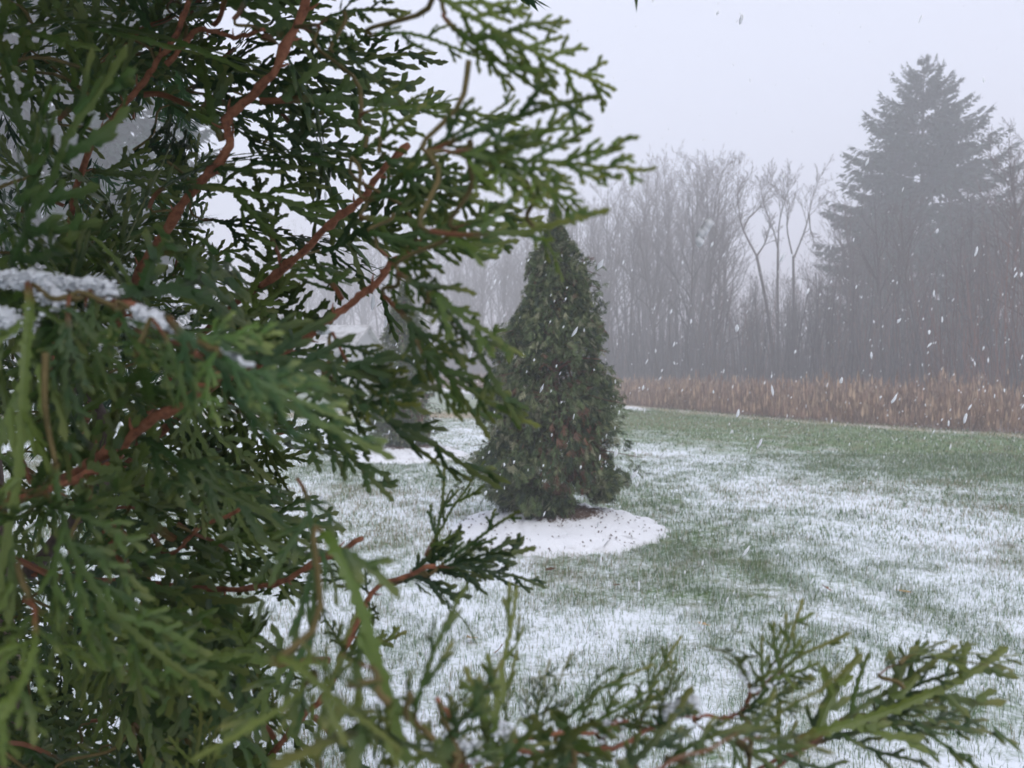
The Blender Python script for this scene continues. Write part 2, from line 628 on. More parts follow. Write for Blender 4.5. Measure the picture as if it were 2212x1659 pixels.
limb_tree("bare tree with wide Y fork against the sky, left in the gap beside the spruce", 40,
          [[(1672, 800), (1660, 680), (1635, 553)], [(1635, 553), (1606, 497), (1597, 456), (1593, 400), (1600, 360)], [(1606, 497), (1618, 470), (1642, 447), (1657, 408), (1668, 370)],
           [(1635, 553), (1655, 520), (1668, 470)]], 0.11, 41)
limb_tree("slender bare tree with upright limbs in the middle of the gap beside the spruce", 42,
          [[(1682, 800), (1680, 650), (1681, 540)], [(1681, 540), (1684, 480), (1700, 420), (1716, 380)], [(1681, 540), (1672, 500), (1650, 440), (1640, 400)]], 0.10, 42)
limb_tree("bare tree forking low into a V, nearest the spruce in the gap of the wood", 41,
          [[(1716, 800), (1715, 640), (1714, 560)], [(1714, 560), (1700, 490), (1706, 440), (1690, 395)], [(1714, 560), (1738, 500), (1748, 462), (1758, 420), (1772, 380)],
           [(1748, 462), (1752, 500), (1766, 540)]], 0.10, 43)

# thicket between the trunks: nobody could count its stems
rt = np.random.default_rng(77)
NS = 24000
s_ = rt.uniform(0, cum[-1], NS)
i_ = np.clip(np.searchsorted(cum, s_, 'right') - 1, 0, len(seg) - 1)
A_, B_ = WOOD[i_], WOOD[i_ + 1]
q = A_ + (B_ - A_) * ((s_ - cum[i_]) / seg[i_])[:, None]
dn = np.stack([(B_ - A_)[:, 1], -(B_ - A_)[:, 0]], -1); dn /= np.linalg.norm(dn, axis=1)[:, None]
q = q + dn * (rt.random(NS) ** 1.2 * 30 - 2.0)[:, None]
ok = (q[:, 1] > 10) & (q[:, 0] < 0.78 * q[:, 1] + 3)
q = q[ok]; NS = len(q)
hs = rt.uniform(1.2, 7.0, NS) * np.where(np.abs(q[:, 0] / q[:, 1] - 0.335) < 0.062, 0.78, 1.0) * (0.7 + 0.7 * vnoise(q[:, 0] * 0.25, q[:, 1] * 0.25, 4))
wsd = rt.uniform(0.008, 0.03, NS)
V, T, C = [], [], []
ang = rt.uniform(0, math.pi, NS)
lean = rt.normal(0, 0.13, (NS, 2)) * hs[:, None]
b0 = np.column_stack([q, np.full(NS, -0.05)])
tip = np.column_stack([q + lean, hs])
mid = (b0 + tip) / 2 + np.column_stack([rt.normal(0, 0.12, (NS, 2)), np.zeros(NS)])
sd = np.column_stack([np.cos(ang), np.sin(ang), np.zeros(NS)]) * wsd[:, None]
sd2 = np.column_stack([-np.sin(ang), np.cos(ang), np.zeros(NS)]) * wsd[:, None]
V = np.stack([b0 - sd, b0 + sd, b0 + sd2, mid - sd * 0.8, mid + sd * 0.8, mid + sd2 * 0.8, tip], 1)
k = np.arange(NS)[:, None] * 7
Q = np.concatenate([k + np.array([[a, b, b + 3, a + 3]]) for a, b in ((0, 1), (1, 2), (2, 0))])
T = np.concatenate([k + np.array([[3 + a, 3 + b, 6]]) for a, b in ((0, 1), (1, 2), (2, 0))])
# side twigs
per = 6
f = rt.uniform(0.3, 0.95, (NS, per, 1))
st = b0[:, None] + (tip - b0)[:, None] * f
dr = rt.normal(0, 1, (NS, per, 3)); dr[..., 2] = np.abs(dr[..., 2]) + 0.5
dr /= np.linalg.norm(dr, axis=-1, keepdims=True)
ln = rt.uniform(0.3, 1.1, (NS, per, 1))
en = st + dr * ln
o1 = rt.normal(0, 0.010, (NS, per, 3))
V2 = np.stack([st, st + o1, en], 2).reshape(-1, 3)
T2 = np.arange(NS * per * 3).reshape(-1, 3) + NS * 7
red = (rt.random(NS) < 0.25 * smooth01(0.45, 0.75, vnoise(q[:, 0] * 0.16, q[:, 1] * 0.16, 9)) * 3)
cb = np.where(red[:, None], np.array([0.16, 0.075, 0.055]), np.array([0.092, 0.084, 0.088])) * rt.uniform(0.5, 1.5, (NS, 1))
C = np.concatenate([np.repeat(cb, 7, 0), np.repeat(cb, per * 3, 0)])
tag(obj("undergrowth", make_mesh("undergrowth", np.concatenate([V.reshape(-1, 3), V2]), Q, np.concatenate([T, T2]), C, M_DRY, False)),
    "grey brown thicket of stems under the trees of the wood", kind='stuff')

# belt of dry brush and reeds along the lawn edge
rb = np.random.default_rng(19)
NB = 56000
seg2 = np.linalg.norm(np.diff(EDGE, axis=0), axis=1); cum2 = np.concatenate([[0], np.cumsum(seg2)])
s_ = rb.uniform(cum2[0], cum2[6], NB)
i_ = np.clip(np.searchsorted(cum2, s_, 'right') - 1, 0, len(seg2) - 1)
A_, B_ = EDGE[i_], EDGE[i_ + 1]
q = A_ + (B_ - A_) * ((s_ - cum2[i_]) / seg2[i_])[:, None]
dn = np.stack([(B_ - A_)[:, 1], -(B_ - A_)[:, 0]], -1); dn /= np.linalg.norm(dn, axis=1)[:, None]
off = rb.random(NB) ** 1.3 * 9.0 + 0.1 + rb.normal(0, 0.12, NB)
q = q + dn * off[:, None]
ok = (q[:, 1] > 8) & (q[:, 0] < 0.8 * q[:, 1] + 2)
q, off = q[ok], off[ok]; NB = len(q)
cl = 0.6 * fbm(q[:, 0] * 0.9, q[:, 1] * 0.9, 12, 4) + 0.4 * fbm(q[:, 0] * 2.7, q[:, 1] * 2.7, 14, 3)
hs = (0.18 + 0.50 * smooth01(0.0, 3.2, off) + 2.6 * (cl - 0.46)) * rb.uniform(0.45, 1.2, NB) * np.interp(q[:, 1], [12, 20, 30, 45], [1.0, 0.85, 0.6, 0.5])
hs = np.maximum(hs, 0.12)
ang = rb.uniform(0, math.pi, NB)
wsd = rb.uniform(0.003, 0.008, NB) * (1 + 0.02 * q[:, 1])
sd = np.column_stack([np.cos(ang), np.sin(ang), np.zeros(NB)]) * wsd[:, None]
b0 = np.column_stack([q, ground_z(q[:, 0], q[:, 1]) - 0.02])
tip = np.column_stack([q + rb.normal(0, 0.32, (NB, 2)) * hs[:, None], hs])
mid = b0 * 0.45 + tip * 0.55 + np.column_stack([rb.normal(0, 0.02, (NB, 2)), np.zeros(NB)])
# seed head: a small pointed diamond on the stalk
hd = rb.uniform(0.06, 0.26, NB) * (rb.random(NB) < 0.75)
up = unit(np.array([0, 0, 1.0])) * hd[:, None]
hw = sd / wsd[:, None] * (0.010 + 0.10 * hd)[:, None]
V = np.stack([b0 - sd, b0 + sd, mid + sd * 0.8, mid - sd * 0.8, tip + sd * .4, tip - sd * .4, tip - up * 0.4, tip + hw, tip + up, tip - hw], 1)
k = np.arange(NB)[:, None] * 10
Q = np.concatenate([k + np.array([[0, 1, 2, 3]]), k + np.array([[3, 2, 4, 5]]), k + np.array([[6, 7, 8, 9]])])
pal = np.array([[0.19, 0.122, 0.086], [0.26, 0.175, 0.122], [0.36, 0.26, 0.18], [0.14, 0.090, 0.070], [0.22, 0.142, 0.108]])
cb = pal[rb.integers(0, 5, NB)] * rb.uniform(0.75, 1.25, (NB, 1))
C = np.repeat(cb[:, None], 10, 1)
C[:, 6:] *= 1.35
tag(obj("dry_brush", make_mesh("dry_brush", V.reshape(-1, 3), Q, None, C.reshape(-1, 3), M_DRY, False)),
    "belt of dry brown reeds and brush between lawn and wood", kind='stuff')

# ------------------------------------------------------------------ spruces


def bough_mesh(seed):
    r = np.random.default_rng(seed)
    mb = MB()
    ax = bezier_poly([(0, 0, 0), (0.35, 0, 0.03), (0.7, 0, -0.05), (1.0, 0, 0.02)], 12)
    mb.tube(ax, np.linspace(0.012, 0.003, 12), 3)
    for k in range(54):
        f = r.uniform(0.18, 1.0)
        u = f * 11; i = min(int(u), 10); q = ax[i] + (ax[i + 1] - ax[i]) * (u - i)
        side = (-1) ** k
        a = R(r.uniform(35, 75))
        l = (0.30 * (1.08 - f) + 0.07) * r.uniform(0.7, 1.2)
        d = np.array([math.cos(a), side * math.sin(a), -r.uniform(0.1, 0.8)])
        if k % 3 == 0: d = np.array([0.35, side * 0.15, -1.0]); l *= 0.8
        d = unit(d)
        e = q + d * l
        nrm = unit(np.cross(d, r.standard_normal(3)))
        wv = nrm * l * r.uniform(0.10, 0.18)
        m = q * 0.5 + e * 0.5
        mb.add([q, m + wv, e, m - wv], [(0, 1, 2, 3)])
        for h in range(3):
            g_ = r.uniform(0.3, 0.95)
            p0 = q + d * l * g_
            d2 = unit(d * 0.6 + r.standard_normal(3) * 0.5 + np.array([0, 0, -0.5]))
            l2 = l * 0.42
            w2 = unit(np.cross(d2, r.standard_normal(3))) * l2 * 0.2
            mb.add([p0, p0 + d2 * l2 * 0.5 + w2, p0 + d2 * l2, p0 + d2 * l2 * .5 - w2], [(0, 1, 2, 3)])
    tipd = np.array([1.0, 0, 0.35])
    mb.add([ax[-1] - 0.05 * tipd, ax[-1] + (0, 0.025, 0), ax[-1] + 0.09 * tipd, ax[-1] - (0, 0.025, 0)], [(0, 1, 2, 3)])
    return mb.mesh("spruce_bough", M_NEEDLE, False)


BOUGH = [bough_mesh(300 + k) for k in range(6)]
SPR_T = np.array([0, 0.03, 0.10, 0.18, 0.30, 0.44, 0.65, 0.9, 1.0])
SPR_R = np.array([0.15, 0.95, 2.05, 3.1, 4.4, 5.5, 6.1, 6.2, 5.5])


def spruce(x, y, H, label, seed, scale_r=1.0, low=1.5):
    r = np.random.default_rng(seed)
    e = empty("spruce_tree", (x, y, 0))
    tag(e, label, "spruce", "tall spruces")
    mb = MB()
    mb.tube([(0, 0, -0.1), (0.05, 0, H * 0.4), (0, 0.05, H * 0.8), (0, 0, H)], [0.34, 0.24, 0.09, 0.02], 8)
    obj("trunk", mb.mesh("spruce_trunk", M_WOOD), e)
    z = H - 0.15
    cnt = 0
    while z > low and cnt < 296:
        t = 1 - z / H
        rad = np.interp(t, SPR_T, SPR_R) * scale_r * H / 21.0
        nb = 6 if t < 0.08 else (9 if t < 0.6 else 9)
        a0 = r.uniform(0, 6.28)
        for k in range(nb):
            if r.random() < 0.12: continue
            b = obj("bough", BOUGH[int(r.integers(6))], e)
            az = a0 + k / nb * 6.283 + r.normal(0, 0.2)
            L = rad * r.uniform(0.87, 1.06)
            elev = np.interp(t, [0, 0.1, 0.3, 0.6, 1.0], [1.0, 0.62, 0.30, 0.02, -0.18]) + r.normal(0, 0.09)
            L = L / max(0.6, math.cos(elev)) * 1.06
            b.location = (0, 0, z + r.normal(0, 0.15) - math.sin(max(elev, -0.1)) * L * 0.55)
            b.rotation_euler = (r.normal(0, 0.15), -elev, az)
            b.scale = (L, max(L * 0.72, 0.9), max(L * 0.66, 1.0))
            cnt += 1
        z -= np.interp(t, [0, 0.1, 0.4, 1.0], [0.42, 0.55, 0.70, 1.0]) * H / 21.0
    return e


spruce(26.3, 49.5, 21.0, "tall dark spruce rising above the bare wood at right", 3, 1.0, 3.0)
spruce(-19.0, 30.0, 23.0, "big hazy spruce seen through the near sprays at upper left", 9, 1.05, 3.0)

# ------------------------------------------------------------------ pale house seen through a gap in the foliage
n = N("pale_siding")
M_SIDING = n.surf(n.mix(n.noise(4, 3), (0.42, 0.43, 0.44), (0.50, 0.51, 0.52)), rough=0.7)
n = N("white_trim"); M_TRIM = n.surf((0.8, 0.8, 0.79), rough=0.5)
n = N("window_glass"); M_GLASS = n.surf((0.05, 0.06, 0.07), rough=0.08, spec=0.6)
n = N("roof_snow"); M_ROOF = n.surf(n.mix(n.ramp(n.noise(2.5, 4), [(0.3, (0, 0, 0)), (0.6, (1, 1, 1))]), (0.22, 0.21, 0.20), (0.55, 0.55, 0.56)), rough=0.8)
hx, hy = -8.25, 39.0
house = empty("garden_house", (hx, hy, 0))
house.rotation_euler = (0, 0, R(-12))
tag(house, "pale grey house with white corner boards, glimpsed through the near sprays", "house")
W_, D_, H_ = 6.0, 4.0, 2.3
mb = MB(); mb.box((-W_, 0, 0), (0, D_, H_))
mb.add([(-W_, 0.001, H_), (-W_, D_ - .001, H_), (-W_, D_ / 2, H_ + 1.1), (0, 0.001, H_), (0, D_ - .001, H_), (0, D_ / 2, H_ + 1.1)], [(0, 3, 5, 2), (1, 2, 5, 4)], [(0, 2, 1), (3, 4, 5)])
wall = obj("wall", mb.mesh("house_wall", M_SIDING, False), house)
for k in range(11):
    mb = MB() if k == 0 else mb
    if k == 0:
        mb.box((-W_ + 0.02, -0.018, 0.0), (-0.13, -0.003, 0.19)); board = mb.mesh("siding_board", M_SIDING, False)
    b = obj("siding_board", board, wall); b.location = (0, 0, 0.01 + k * 0.205)
mb = MB(); mb.box((-0.12, -0.03, 0), (0.03, 0.12, H_)); tr = mb.mesh("corner_board", M_TRIM, False)
obj("corner_board", tr, house); obj("corner_board", tr, house, (-W_ + 0.09, 0, 0))
mb = MB()
for s_ in (0, 1):
    y0, y1 = (-0.35, D_ / 2) if s_ == 0 else (D_ + 0.35, D_ / 2)
    z0, z1 = H_ - 0.22, H_ + 1.12
    V = [(-W_ - .3, y0, z0), (.3, y0, z0), (.3, y1, z1), (-W_ - .3, y1, z1)]
    V = V + [(a, b, c_ + 0.16) for a, b, c_ in V]
    mb.add(V, [(0, 3, 2, 1), (4, 5, 6, 7), (0, 1, 5, 4), (1, 2, 6, 5), (2, 3, 7, 6), (3, 0, 4, 7)])
obj("roof", mb.mesh("house_roof", M_ROOF, False), house)
for wx in (-4.4, -1.9):
    mb = MB(); mb.box((-0.55, -0.06, 0.95), (0.55, -0.019, 2.05)); wn = obj("window", mb.mesh("house_window", M_TRIM, False), house, (wx, 0, 0))
    mb = MB()
    for a in (-0.47, 0.03):
        for b in (1.03, 1.58): mb.box((a, -0.066, b), (a + 0.44, -0.061, b + 0.49))
    obj("pane", mb.mesh("window_pane", M_GLASS, False), wn)

# ------------------------------------------------------------------ young arborvitae trees on their mulch rings


def fan_sprays(pos, dirs, nrm, size, cols, nb=8):
    """small flat scale-leaf sprays: one axis and pairs of pointed branchlets; arrays in, V,Q,C out"""
    n_ = len(pos)
    side = np.cross(nrm, dirs)
    Vs, Cs = [], []
    def leaf(o, d, l, wv, shade):
        Vs.append(np.stack([o, o + d * (l * 0.55)[:, None] + wv, o + d * l[:, None], o + d * (l * 0.55)[:, None] - wv], 1))
        Cs.append(np.repeat((cols * shade)[:, None], 4, 1))
    leaf(pos, dirs, size, side * (size * 0.055)[:, None], 0.9)
    for k in range(nb):
        f = 0.12 + 0.78 * k / nb
        for sg in (-1, 1):
            a = RNG.uniform(0.45, 0.85, n_)
            droop = RNG.uniform(-0.05, 0.35, n_)
            d = dirs * np.cos(a)[:, None] + side * (sg * np.sin(a))[:, None] - np.array([0, 0, 1.0]) * droop[:, None]
            d /= np.linalg.norm(d, axis=1)[:, None]
            l = size * (0.58 * (1.05 - f)) * RNG.uniform(0.7, 1.2, n_) + size * 0.08
            wv = np.cross(nrm, d) * (l * RNG.uniform(0.04, 0.066, n_))[:, None] + nrm * (l * RNG.normal(0, 0.05, n_))[:, None]
            o = pos + dirs * (size * (f + RNG.uniform(-0.04, 0.04, n_)))[:, None]
            leaf(o, d, l, wv, RNG.uniform(0.85, 1.2, (n_, 1)))
    V = np.stack(Vs, 1)                                   # n, leaves, 4, 3
    C = np.stack(Cs, 1)
    Q = np.arange(V.shape[0] * V.shape[1] * 4).reshape(-1, 4)
    return V.reshape(-1, 3), Q, C.reshape(-1, 3)


ARB_T = np.array([0.0, 0.06, 0.10, 0.14, 0.22, 0.28, 0.36, 0.48, 0.56, 0.63, 0.70, 0.80, 0.88, 0.93, 1.0])     # up from the ground
ARB_H = 2.72
_px = 6.55 / 1660
ARB_L = np.array([78, 108, 142, 158, 160, 155, 148, 136, 114, 80, 60, 50, 34, 20, 2]) * _px
ARB_R = np.array([66, 92, 116, 128, 132, 126, 128, 112, 100, 92, 82, 72, 38, 22, 2]) * _px


def arborvitae_crown(seed, N_=9000, bushy=1.0):
    r = np.random.default_rng(seed)
    t = 1 - (1 - r.random(N_)) ** 0.62
    t = np.clip(0.015 + 0.975 * (1 - (1 - r.random(N_)) ** 0.75), 0, 0.985)
    az = r.uniform(0, 2 * math.pi, N_)
    fr = 0.35 + 0.65 * r.random(N_) ** 0.55
    lob = 0.58 + 0.84 * fbm(np.cos(az) * 2.2 + 7, np.sin(az) * 2.2 + t * 7.5 + 5, seed % 50, 3)
    lob = lob * (0.78 + 0.44 * vnoise(t * 15 + 3, az * 1.6, seed + 4))
    rx = np.where(np.cos(az) < 0, np.interp(t, ARB_T, ARB_L), np.interp(t, ARB_T, ARB_R)) * bushy
    rx = rx * (1 - 0.22 * smooth01(0.80, 0.90, t))
    ry = 0.5 * (np.interp(t, ARB_T, ARB_L) + np.interp(t, ARB_T, ARB_R)) * bushy
    x = rx * np.cos(az) * fr * lob
    y = ry * np.sin(az) * fr * lob
    z = t * ARB_H
    # clefts between the boughs
    keep = fbm(az * 1.3 + 9, t * 13 + fr * 1.5, seed % 37 + 3, 3) > (0.44 - 0.18 * (1 - fr))
    out_ = np.column_stack([np.cos(az), np.sin(az), np.zeros(N_)])
    dz = np.where(t > 0.8, r.uniform(-0.3, 1.3, N_), r.uniform(-1.9, 0.3, N_))
    d = out_ * r.uniform(0.35, 1.0, N_)[:, None] + np.array([0, 0, 1.0]) * dz[:, None] + r.normal(0, 0.3, (N_, 3))
    d /= np.linalg.norm(d, axis=1)[:, None]
    nr = np.cross(d, r.normal(0, 1, (N_, 3))); nr /= np.linalg.norm(nr, axis=1)[:, None]
    size = r.uniform(0.055, 0.125, N_) * (0.75 + 0.35 * (1 - t))
    pal = np.array([[0.064, 0.096, 0.038], [0.100, 0.136, 0.052], [0.175, 0.196, 0.090], [0.042, 0.066, 0.038], [0.26, 0.26, 0.16]])
    c = pal[r.choice(5, N_, p=[0.30, 0.28, 0.18, 0.14, 0.10])] * r.uniform(0.75, 1.25, (N_, 1))
    brown = (r.random(N_) < 0.025 + 0.10 * (fr < 0.62)) | ((np.hypot(x - 0.14, (z - 0.62) * 0.8) < 0.30) & (y < 0) & (r.random(N_) < 0.20))
    c[brown] = np.array([0.15, 0.075, 0.045]) * r.uniform(0.6, 1.3, (brown.sum(), 1))
    k = keep
    base = np.column_stack([x, y, z])[k] - d[k] * (size[k] * 0.5)[:, None]
    return base, d[k], nr[k], size[k], c[k]


def arborvitae(loc, seed, label, rot, N_=9000, scl=1.0, bushy=1.0):
    r = np.random.default_rng(seed)
    e = empty("arborvitae", loc)
    e.rotation_euler = (0, 0, rot)
    e.scale = (scl,) * 3
    tag(e, label, "evergreen", "young arborvitae trees planted in a row")
    mb = MB()
    mb.tube(bezier_poly([(0, 0, -0.05), (0.01, 0, 0.8), (-0.01, 0.01, 1.6), (0, 0, 2.35)], 10), np.linspace(0.045, 0.012, 10), 7, C=(0.6, 0, 0))
    for k in range(46):
        z = r.uniform(0.10, 2.2); az = r.uniform(0, 6.28)
        L = np.interp(z / ARB_H, ARB_T, ARB_L) * r.uniform(0.6, 0.9)
        o_ = np.array([math.cos(az), math.sin(az), 0])
        mb.tube(bezier_poly([(0, 0, z), o_ * L * 0.5 + (0, 0, z + L * 0.25), o_ * L + (0, 0, z + L * r.uniform(0.1, 0.45))], 5), np.linspace(0.011, 0.003, 5), 4, C=(0.2, 0, 0))
    obj("trunk", mb.mesh("arborvitae_trunk", M_BARK), e)
    base, d, nr, size, c = arborvitae_crown(seed, N_, bushy)
    V, Q, C = fan_sprays(base, d, nr, size, c)
    mbc = MB(); mbc.add(V, Q, None, C)
    # the thin bare leader shoots at the very top
    for dx, dz, l in ((-0.01, 0.0, 0.16), (0.03, -0.02, 0.12), (-0.05, -0.05, 0.10), (0.06, -0.06, 0.09)):
        mbc.tube([(0, 0, ARB_H - 0.22), (dx * 0.5, 0, ARB_H - 0.12 + dz), (dx * 1.6, 0, ARB_H - 0.14 + dz + l)], [0.004, 0.003, 0.0015], 3, C=(0.10, 0.10, 0.07))
    # single boughs that stick out of the outline
    for zz, az, l in ((1.02, 0.05, 0.62), (0.98, -0.25, 0.6), (1.27, math.pi - 0.1, 0.55), (1.55, math.pi + 0.2, 0.36), (0.62, math.pi + 0.1, 0.72), (2.08, 0.3, 0.42), (1.95, -0.2, 0.38)) + tuple((z_, a_, np.interp(z_ / ARB_H, ARB_T, ARB_L) * r.uniform(1.0, 1.42)) for z_, a_ in zip(r.uniform(0.25, 2.3, 40), r.uniform(0, 6.28, 40))):
        m_ = 34
        f = r.uniform(0.35, 1.0, m_)
        o_ = np.array([math.cos(az), math.sin(az), 0])
        p_ = o_ * (f * l)[:, None] + np.array([0, 0, 1]) * (zz + 0.10 * np.sin(f * 3.9))[:, None] + r.normal(0, 0.022, (m_, 3))
        dd = o_ * 0.6 + r.normal(0, 0.5, (m_, 3)) + np.array([0, 0, -0.35]); dd /= np.linalg.norm(dd, axis=1)[:, None]
        nn_ = np.cross(dd, r.normal(0, 1, (m_, 3))); nn_ /= np.linalg.norm(nn_, axis=1)[:, None]
        V, Q, C = fan_sprays(p_, dd, nn_, r.uniform(0.05, 0.10, m_), np.array([0.095, 0.125, 0.055]) * r.uniform(0.5, 1.5, (m_, 1)))
        mbc.add(V, Q, None, C)
        mbc.tube([(0, 0, zz - 0.1), tuple(o_ * l * 0.5 + (0, 0, zz + 0.1)), tuple(o_ * l + (0, 0, zz + 0.04))], [0.008, 0.005, 0.002], 4, C=(0.12, 0.07, 0.045))
    cr = obj("crown", mbc.mesh("arborvitae_crown", M_FOL, False), e)
    cr['kind'] = 'stuff'
    return e


T2 = (0.37, 6.55)
T3 = (-1.68, 11.9)
arborvitae((T2[0], T2[1], 0.06), 51, "shaggy young evergreen in the middle of the lawn on a round snowy bed", 0.0, 19000)
arborvitae((T3[0], T3[1], 0.05), 62, "smaller looking evergreen farther back, half hidden by the near green sprays", 1.1, 11000, 0.98)

n = N("snowy_mulch")
_, c = n.attr()
f2 = n.noise(55, 4, 0.7)
mk = n.math('ADD', n.math('MULTIPLY', n.math('SUBTRACT', f2, 0.5), 1.6), c[0])
M_MULCH = n.surf(n.mix(n.ramp(mk, [(0.30, (0, 0, 0)), (0.5, (1, 1, 1))]), (0.13, 0.080, 0.058), (0.86, 0.87, 0.90)), rough=0.8, bump=f2, bump_d=0.02, bump_s=0.8)


def mulch_bed(x, y, rad, label, seed):
    r = np.random.default_rng(seed)
    na, nr_ = 72, 15
    a = np.arange(na) / na * 2 * math.pi
    V, C = [(0, 0, 0.16)], [(0.1, 0, 0)]
    for k in range(1, nr_ + 1):
        f = k / nr_
        rr = rad * f * (1 + 0.035 * np.sin(a * 3 + seed) * f + 0.045 * r.standard_normal(na) * f ** 3)
        z = 0.17 * (1 - f ** 2.2) - 0.015 * (f > 0.99) + 0.012 * r.standard_normal(na) * (f < 0.99) + 0.012
        for q in range(na):
            V.append((rr[q] * math.cos(a[q]), rr[q] * math.sin(a[q]), z[q]))
            sh = smooth01(0.30, 0.52, f)
            C.append((0.14 + 0.62 * sh + 0.09 * r.standard_normal(), 0, 0))
    T = [(0, 1 + q, 1 + (q + 1) % na) for q in range(na)]
    Q = [(1 + (k - 1) * na + q, 1 + k * na + q, 1 + k * na + (q + 1) % na, 1 + (k - 1) * na + (q + 1) % na) for k in range(1, nr_) for q in range(na)]
    o = obj("mulch_bed", make_mesh("mulch_bed", V, Q, T, np.array(C), M_MULCH), None, (x, y, float(ground_z(np.array(x), np.array(y)))))
    tag(o, label, "mulch bed", "round snowy mulch beds under the evergreens")
    # bark chips poking through the snow
    m = 320
    aa = r.uniform(0, 6.283, m); ff_ = np.sqrt(r.uniform(0.04, 0.93, m))
    px_, py_ = rad * ff_ * np.cos(aa), rad * ff_ * np.sin(aa)
    pz_ = 0.17 * (1 - ff_ ** 2.2) + 0.016
    mbx = MB()
    for k in range(m):
        l, w_, h = r.uniform(0.005, 0.014), r.uniform(0.003, 0.007), r.uniform(0.004, 0.012)
        th, tl = r.uniform(0, 6.28), r.normal(0, 0.5)
        ex = np.array([math.cos(th) * math.cos(tl), math.sin(th) * math.cos(tl), math.sin(tl)]) * l
        ey = np.array([-math.sin(th), math.cos(th), 0]) * w_
        ez = np.array([0, 0, h])
        c0 = np.array([px_[k], py_[k], pz_[k]])
        mbx.add([c0 - ex - ey, c0 + ex - ey, c0 + ex + ey, c0 - ex + ey, c0 + ez], None, [(0, 1, 4), (1, 2, 4), (2, 3, 4), (3, 0, 4)], C=(0.1, 0.06, 0.045))
    ch = obj("bark_chips", mbx.mesh("bark_chips", M_DRY, False), o)
    ch['kind'] = 'stuff'
    return o


mulch_bed(T2[0] + 0.02, T2[1] - 0.08, 0.90, "round snow dusted mulch bed under the evergreen in the middle of the lawn", 1)
mulch_bed(T3[0] + 0.1, T3[1] - 0.1, 0.92, "snow covered mulch bed under the farther half hidden evergreen", 2)

# ------------------------------------------------------------------ grass
rg = np.random.default_rng(23)


def grass(N_, d0, d1, hmin, hmax, wmin, wmax, thin):
    # uniform over the visible wedge of lawn
    d = np.sqrt(rg.uniform(d0 * d0, d1 * d1, N_))
    x = d * rg.uniform(-0.74, 0.80, N_) + rg.uniform(-0.35, 0.45, N_)
    s = snow_cover(x, d)
    e = edge_dist(x, d)
    fine = fbm(x * 5.5, d * 5.5, 44, 3)
    p = (1.08 - s) * 1.0 * (0.35 + 1.3 * smooth01(0.35, 0.65, fine)) + thin
    keep = (rg.random(N_) < p) & (e > -0.4)
    for tx, ty in (T2, T3):
        keep &= np.hypot(x - tx, d - ty + 0.08) > 0.89
    x, d, s = x[keep], d[keep], s[keep]
    m = len(x)
    h = rg.uniform(hmin, hmax, m) * (1.15 - 0.5 * s)
    ww = rg.uniform(wmin, wmax, m)
    a = rg.uniform(0, 2 * math.pi, m)
    ln = rg.uniform(0.05, 0.9, m)
    ld = np.column_stack([np.cos(a), np.sin(a), np.zeros(m)])
    b = np.column_stack([x, d, ground_z(x, d) - 0.004])
    a2 = a + rg.normal(1.57, 0.5, m)
    sd = np.column_stack([np.cos(a2), np.sin(a2), np.zeros(m)]) * (ww * 0.5)[:, None]
    up = np.array([0, 0, 1.0])
    mid = b + ld * (h * ln * 0.35)[:, None] + up * (h * 0.6)[:, None]
    tip = b + ld * (h * ln * 1.0)[:, None] + up * (h * (1.0 - 0.35 * ln))[:, None]
    V = np.stack([b - sd, b + sd, mid + sd * 0.75, mid - sd * 0.75, tip], 1)
    k = np.arange(m)[:, None] * 5
    Q = k + np.array([[0, 1, 2, 3]])
    T = k + np.array([[3, 2, 4]])
    pal = np.array([[0.055, 0.130, 0.030], [0.085, 0.175, 0.048], [0.032, 0.085, 0.034], [0.16, 0.19, 0.06], [0.27, 0.225, 0.135], [0.75, 0.79, 0.82], [0.22, 0.30, 0.18], [0.40, 0.44, 0.34]])
    tanp = smooth01(0.45, 0.70, fbm(x * 0.5, d * 0.5, 61, 3))
    ci = rg.choice(8, m, p=[0.16, 0.18, 0.12, 0.12, 0.06, 0.08, 0.18, 0.10])
    ci = np.where(rg.random(m) < 0.50 * tanp, 4, ci)
    c = pal[ci] * rg.uniform(0.75, 1.25, (m, 1))
    C = np.repeat(np.minimum(c, 0.85)[:, None], 5, 1)
    return V.reshape(-1, 3), Q, T, C.reshape(-1, 3)


parts = [grass(165000, 2.0, 6.0, 0.028, 0.080, 0.0016, 0.0034, 0.12),
         grass(210000, 6.0, 12.0, 0.035, 0.085, 0.0030, 0.0062, 0.10),
         grass(120000, 12.0, 25.0, 0.03, 0.075, 0.006, 0.014, 0.03)]
mb = MB()
for V, Q, T, C in parts: mb.add(V, Q, T, C)
gm = mb.mesh("grass", M_GRASS, False)
tag(obj("grass", gm), "short green and straw coloured grass blades poking through thin snow", kind='stuff')

# ------------------------------------------------------------------ fallen leaves on the lawn
rl = np.random.default_rng(90)


def ground_at(px, py):
    d = CAM_H / ((py - 790) / 1660.0)
    return (px - 1106) / 1660.0 * d, d


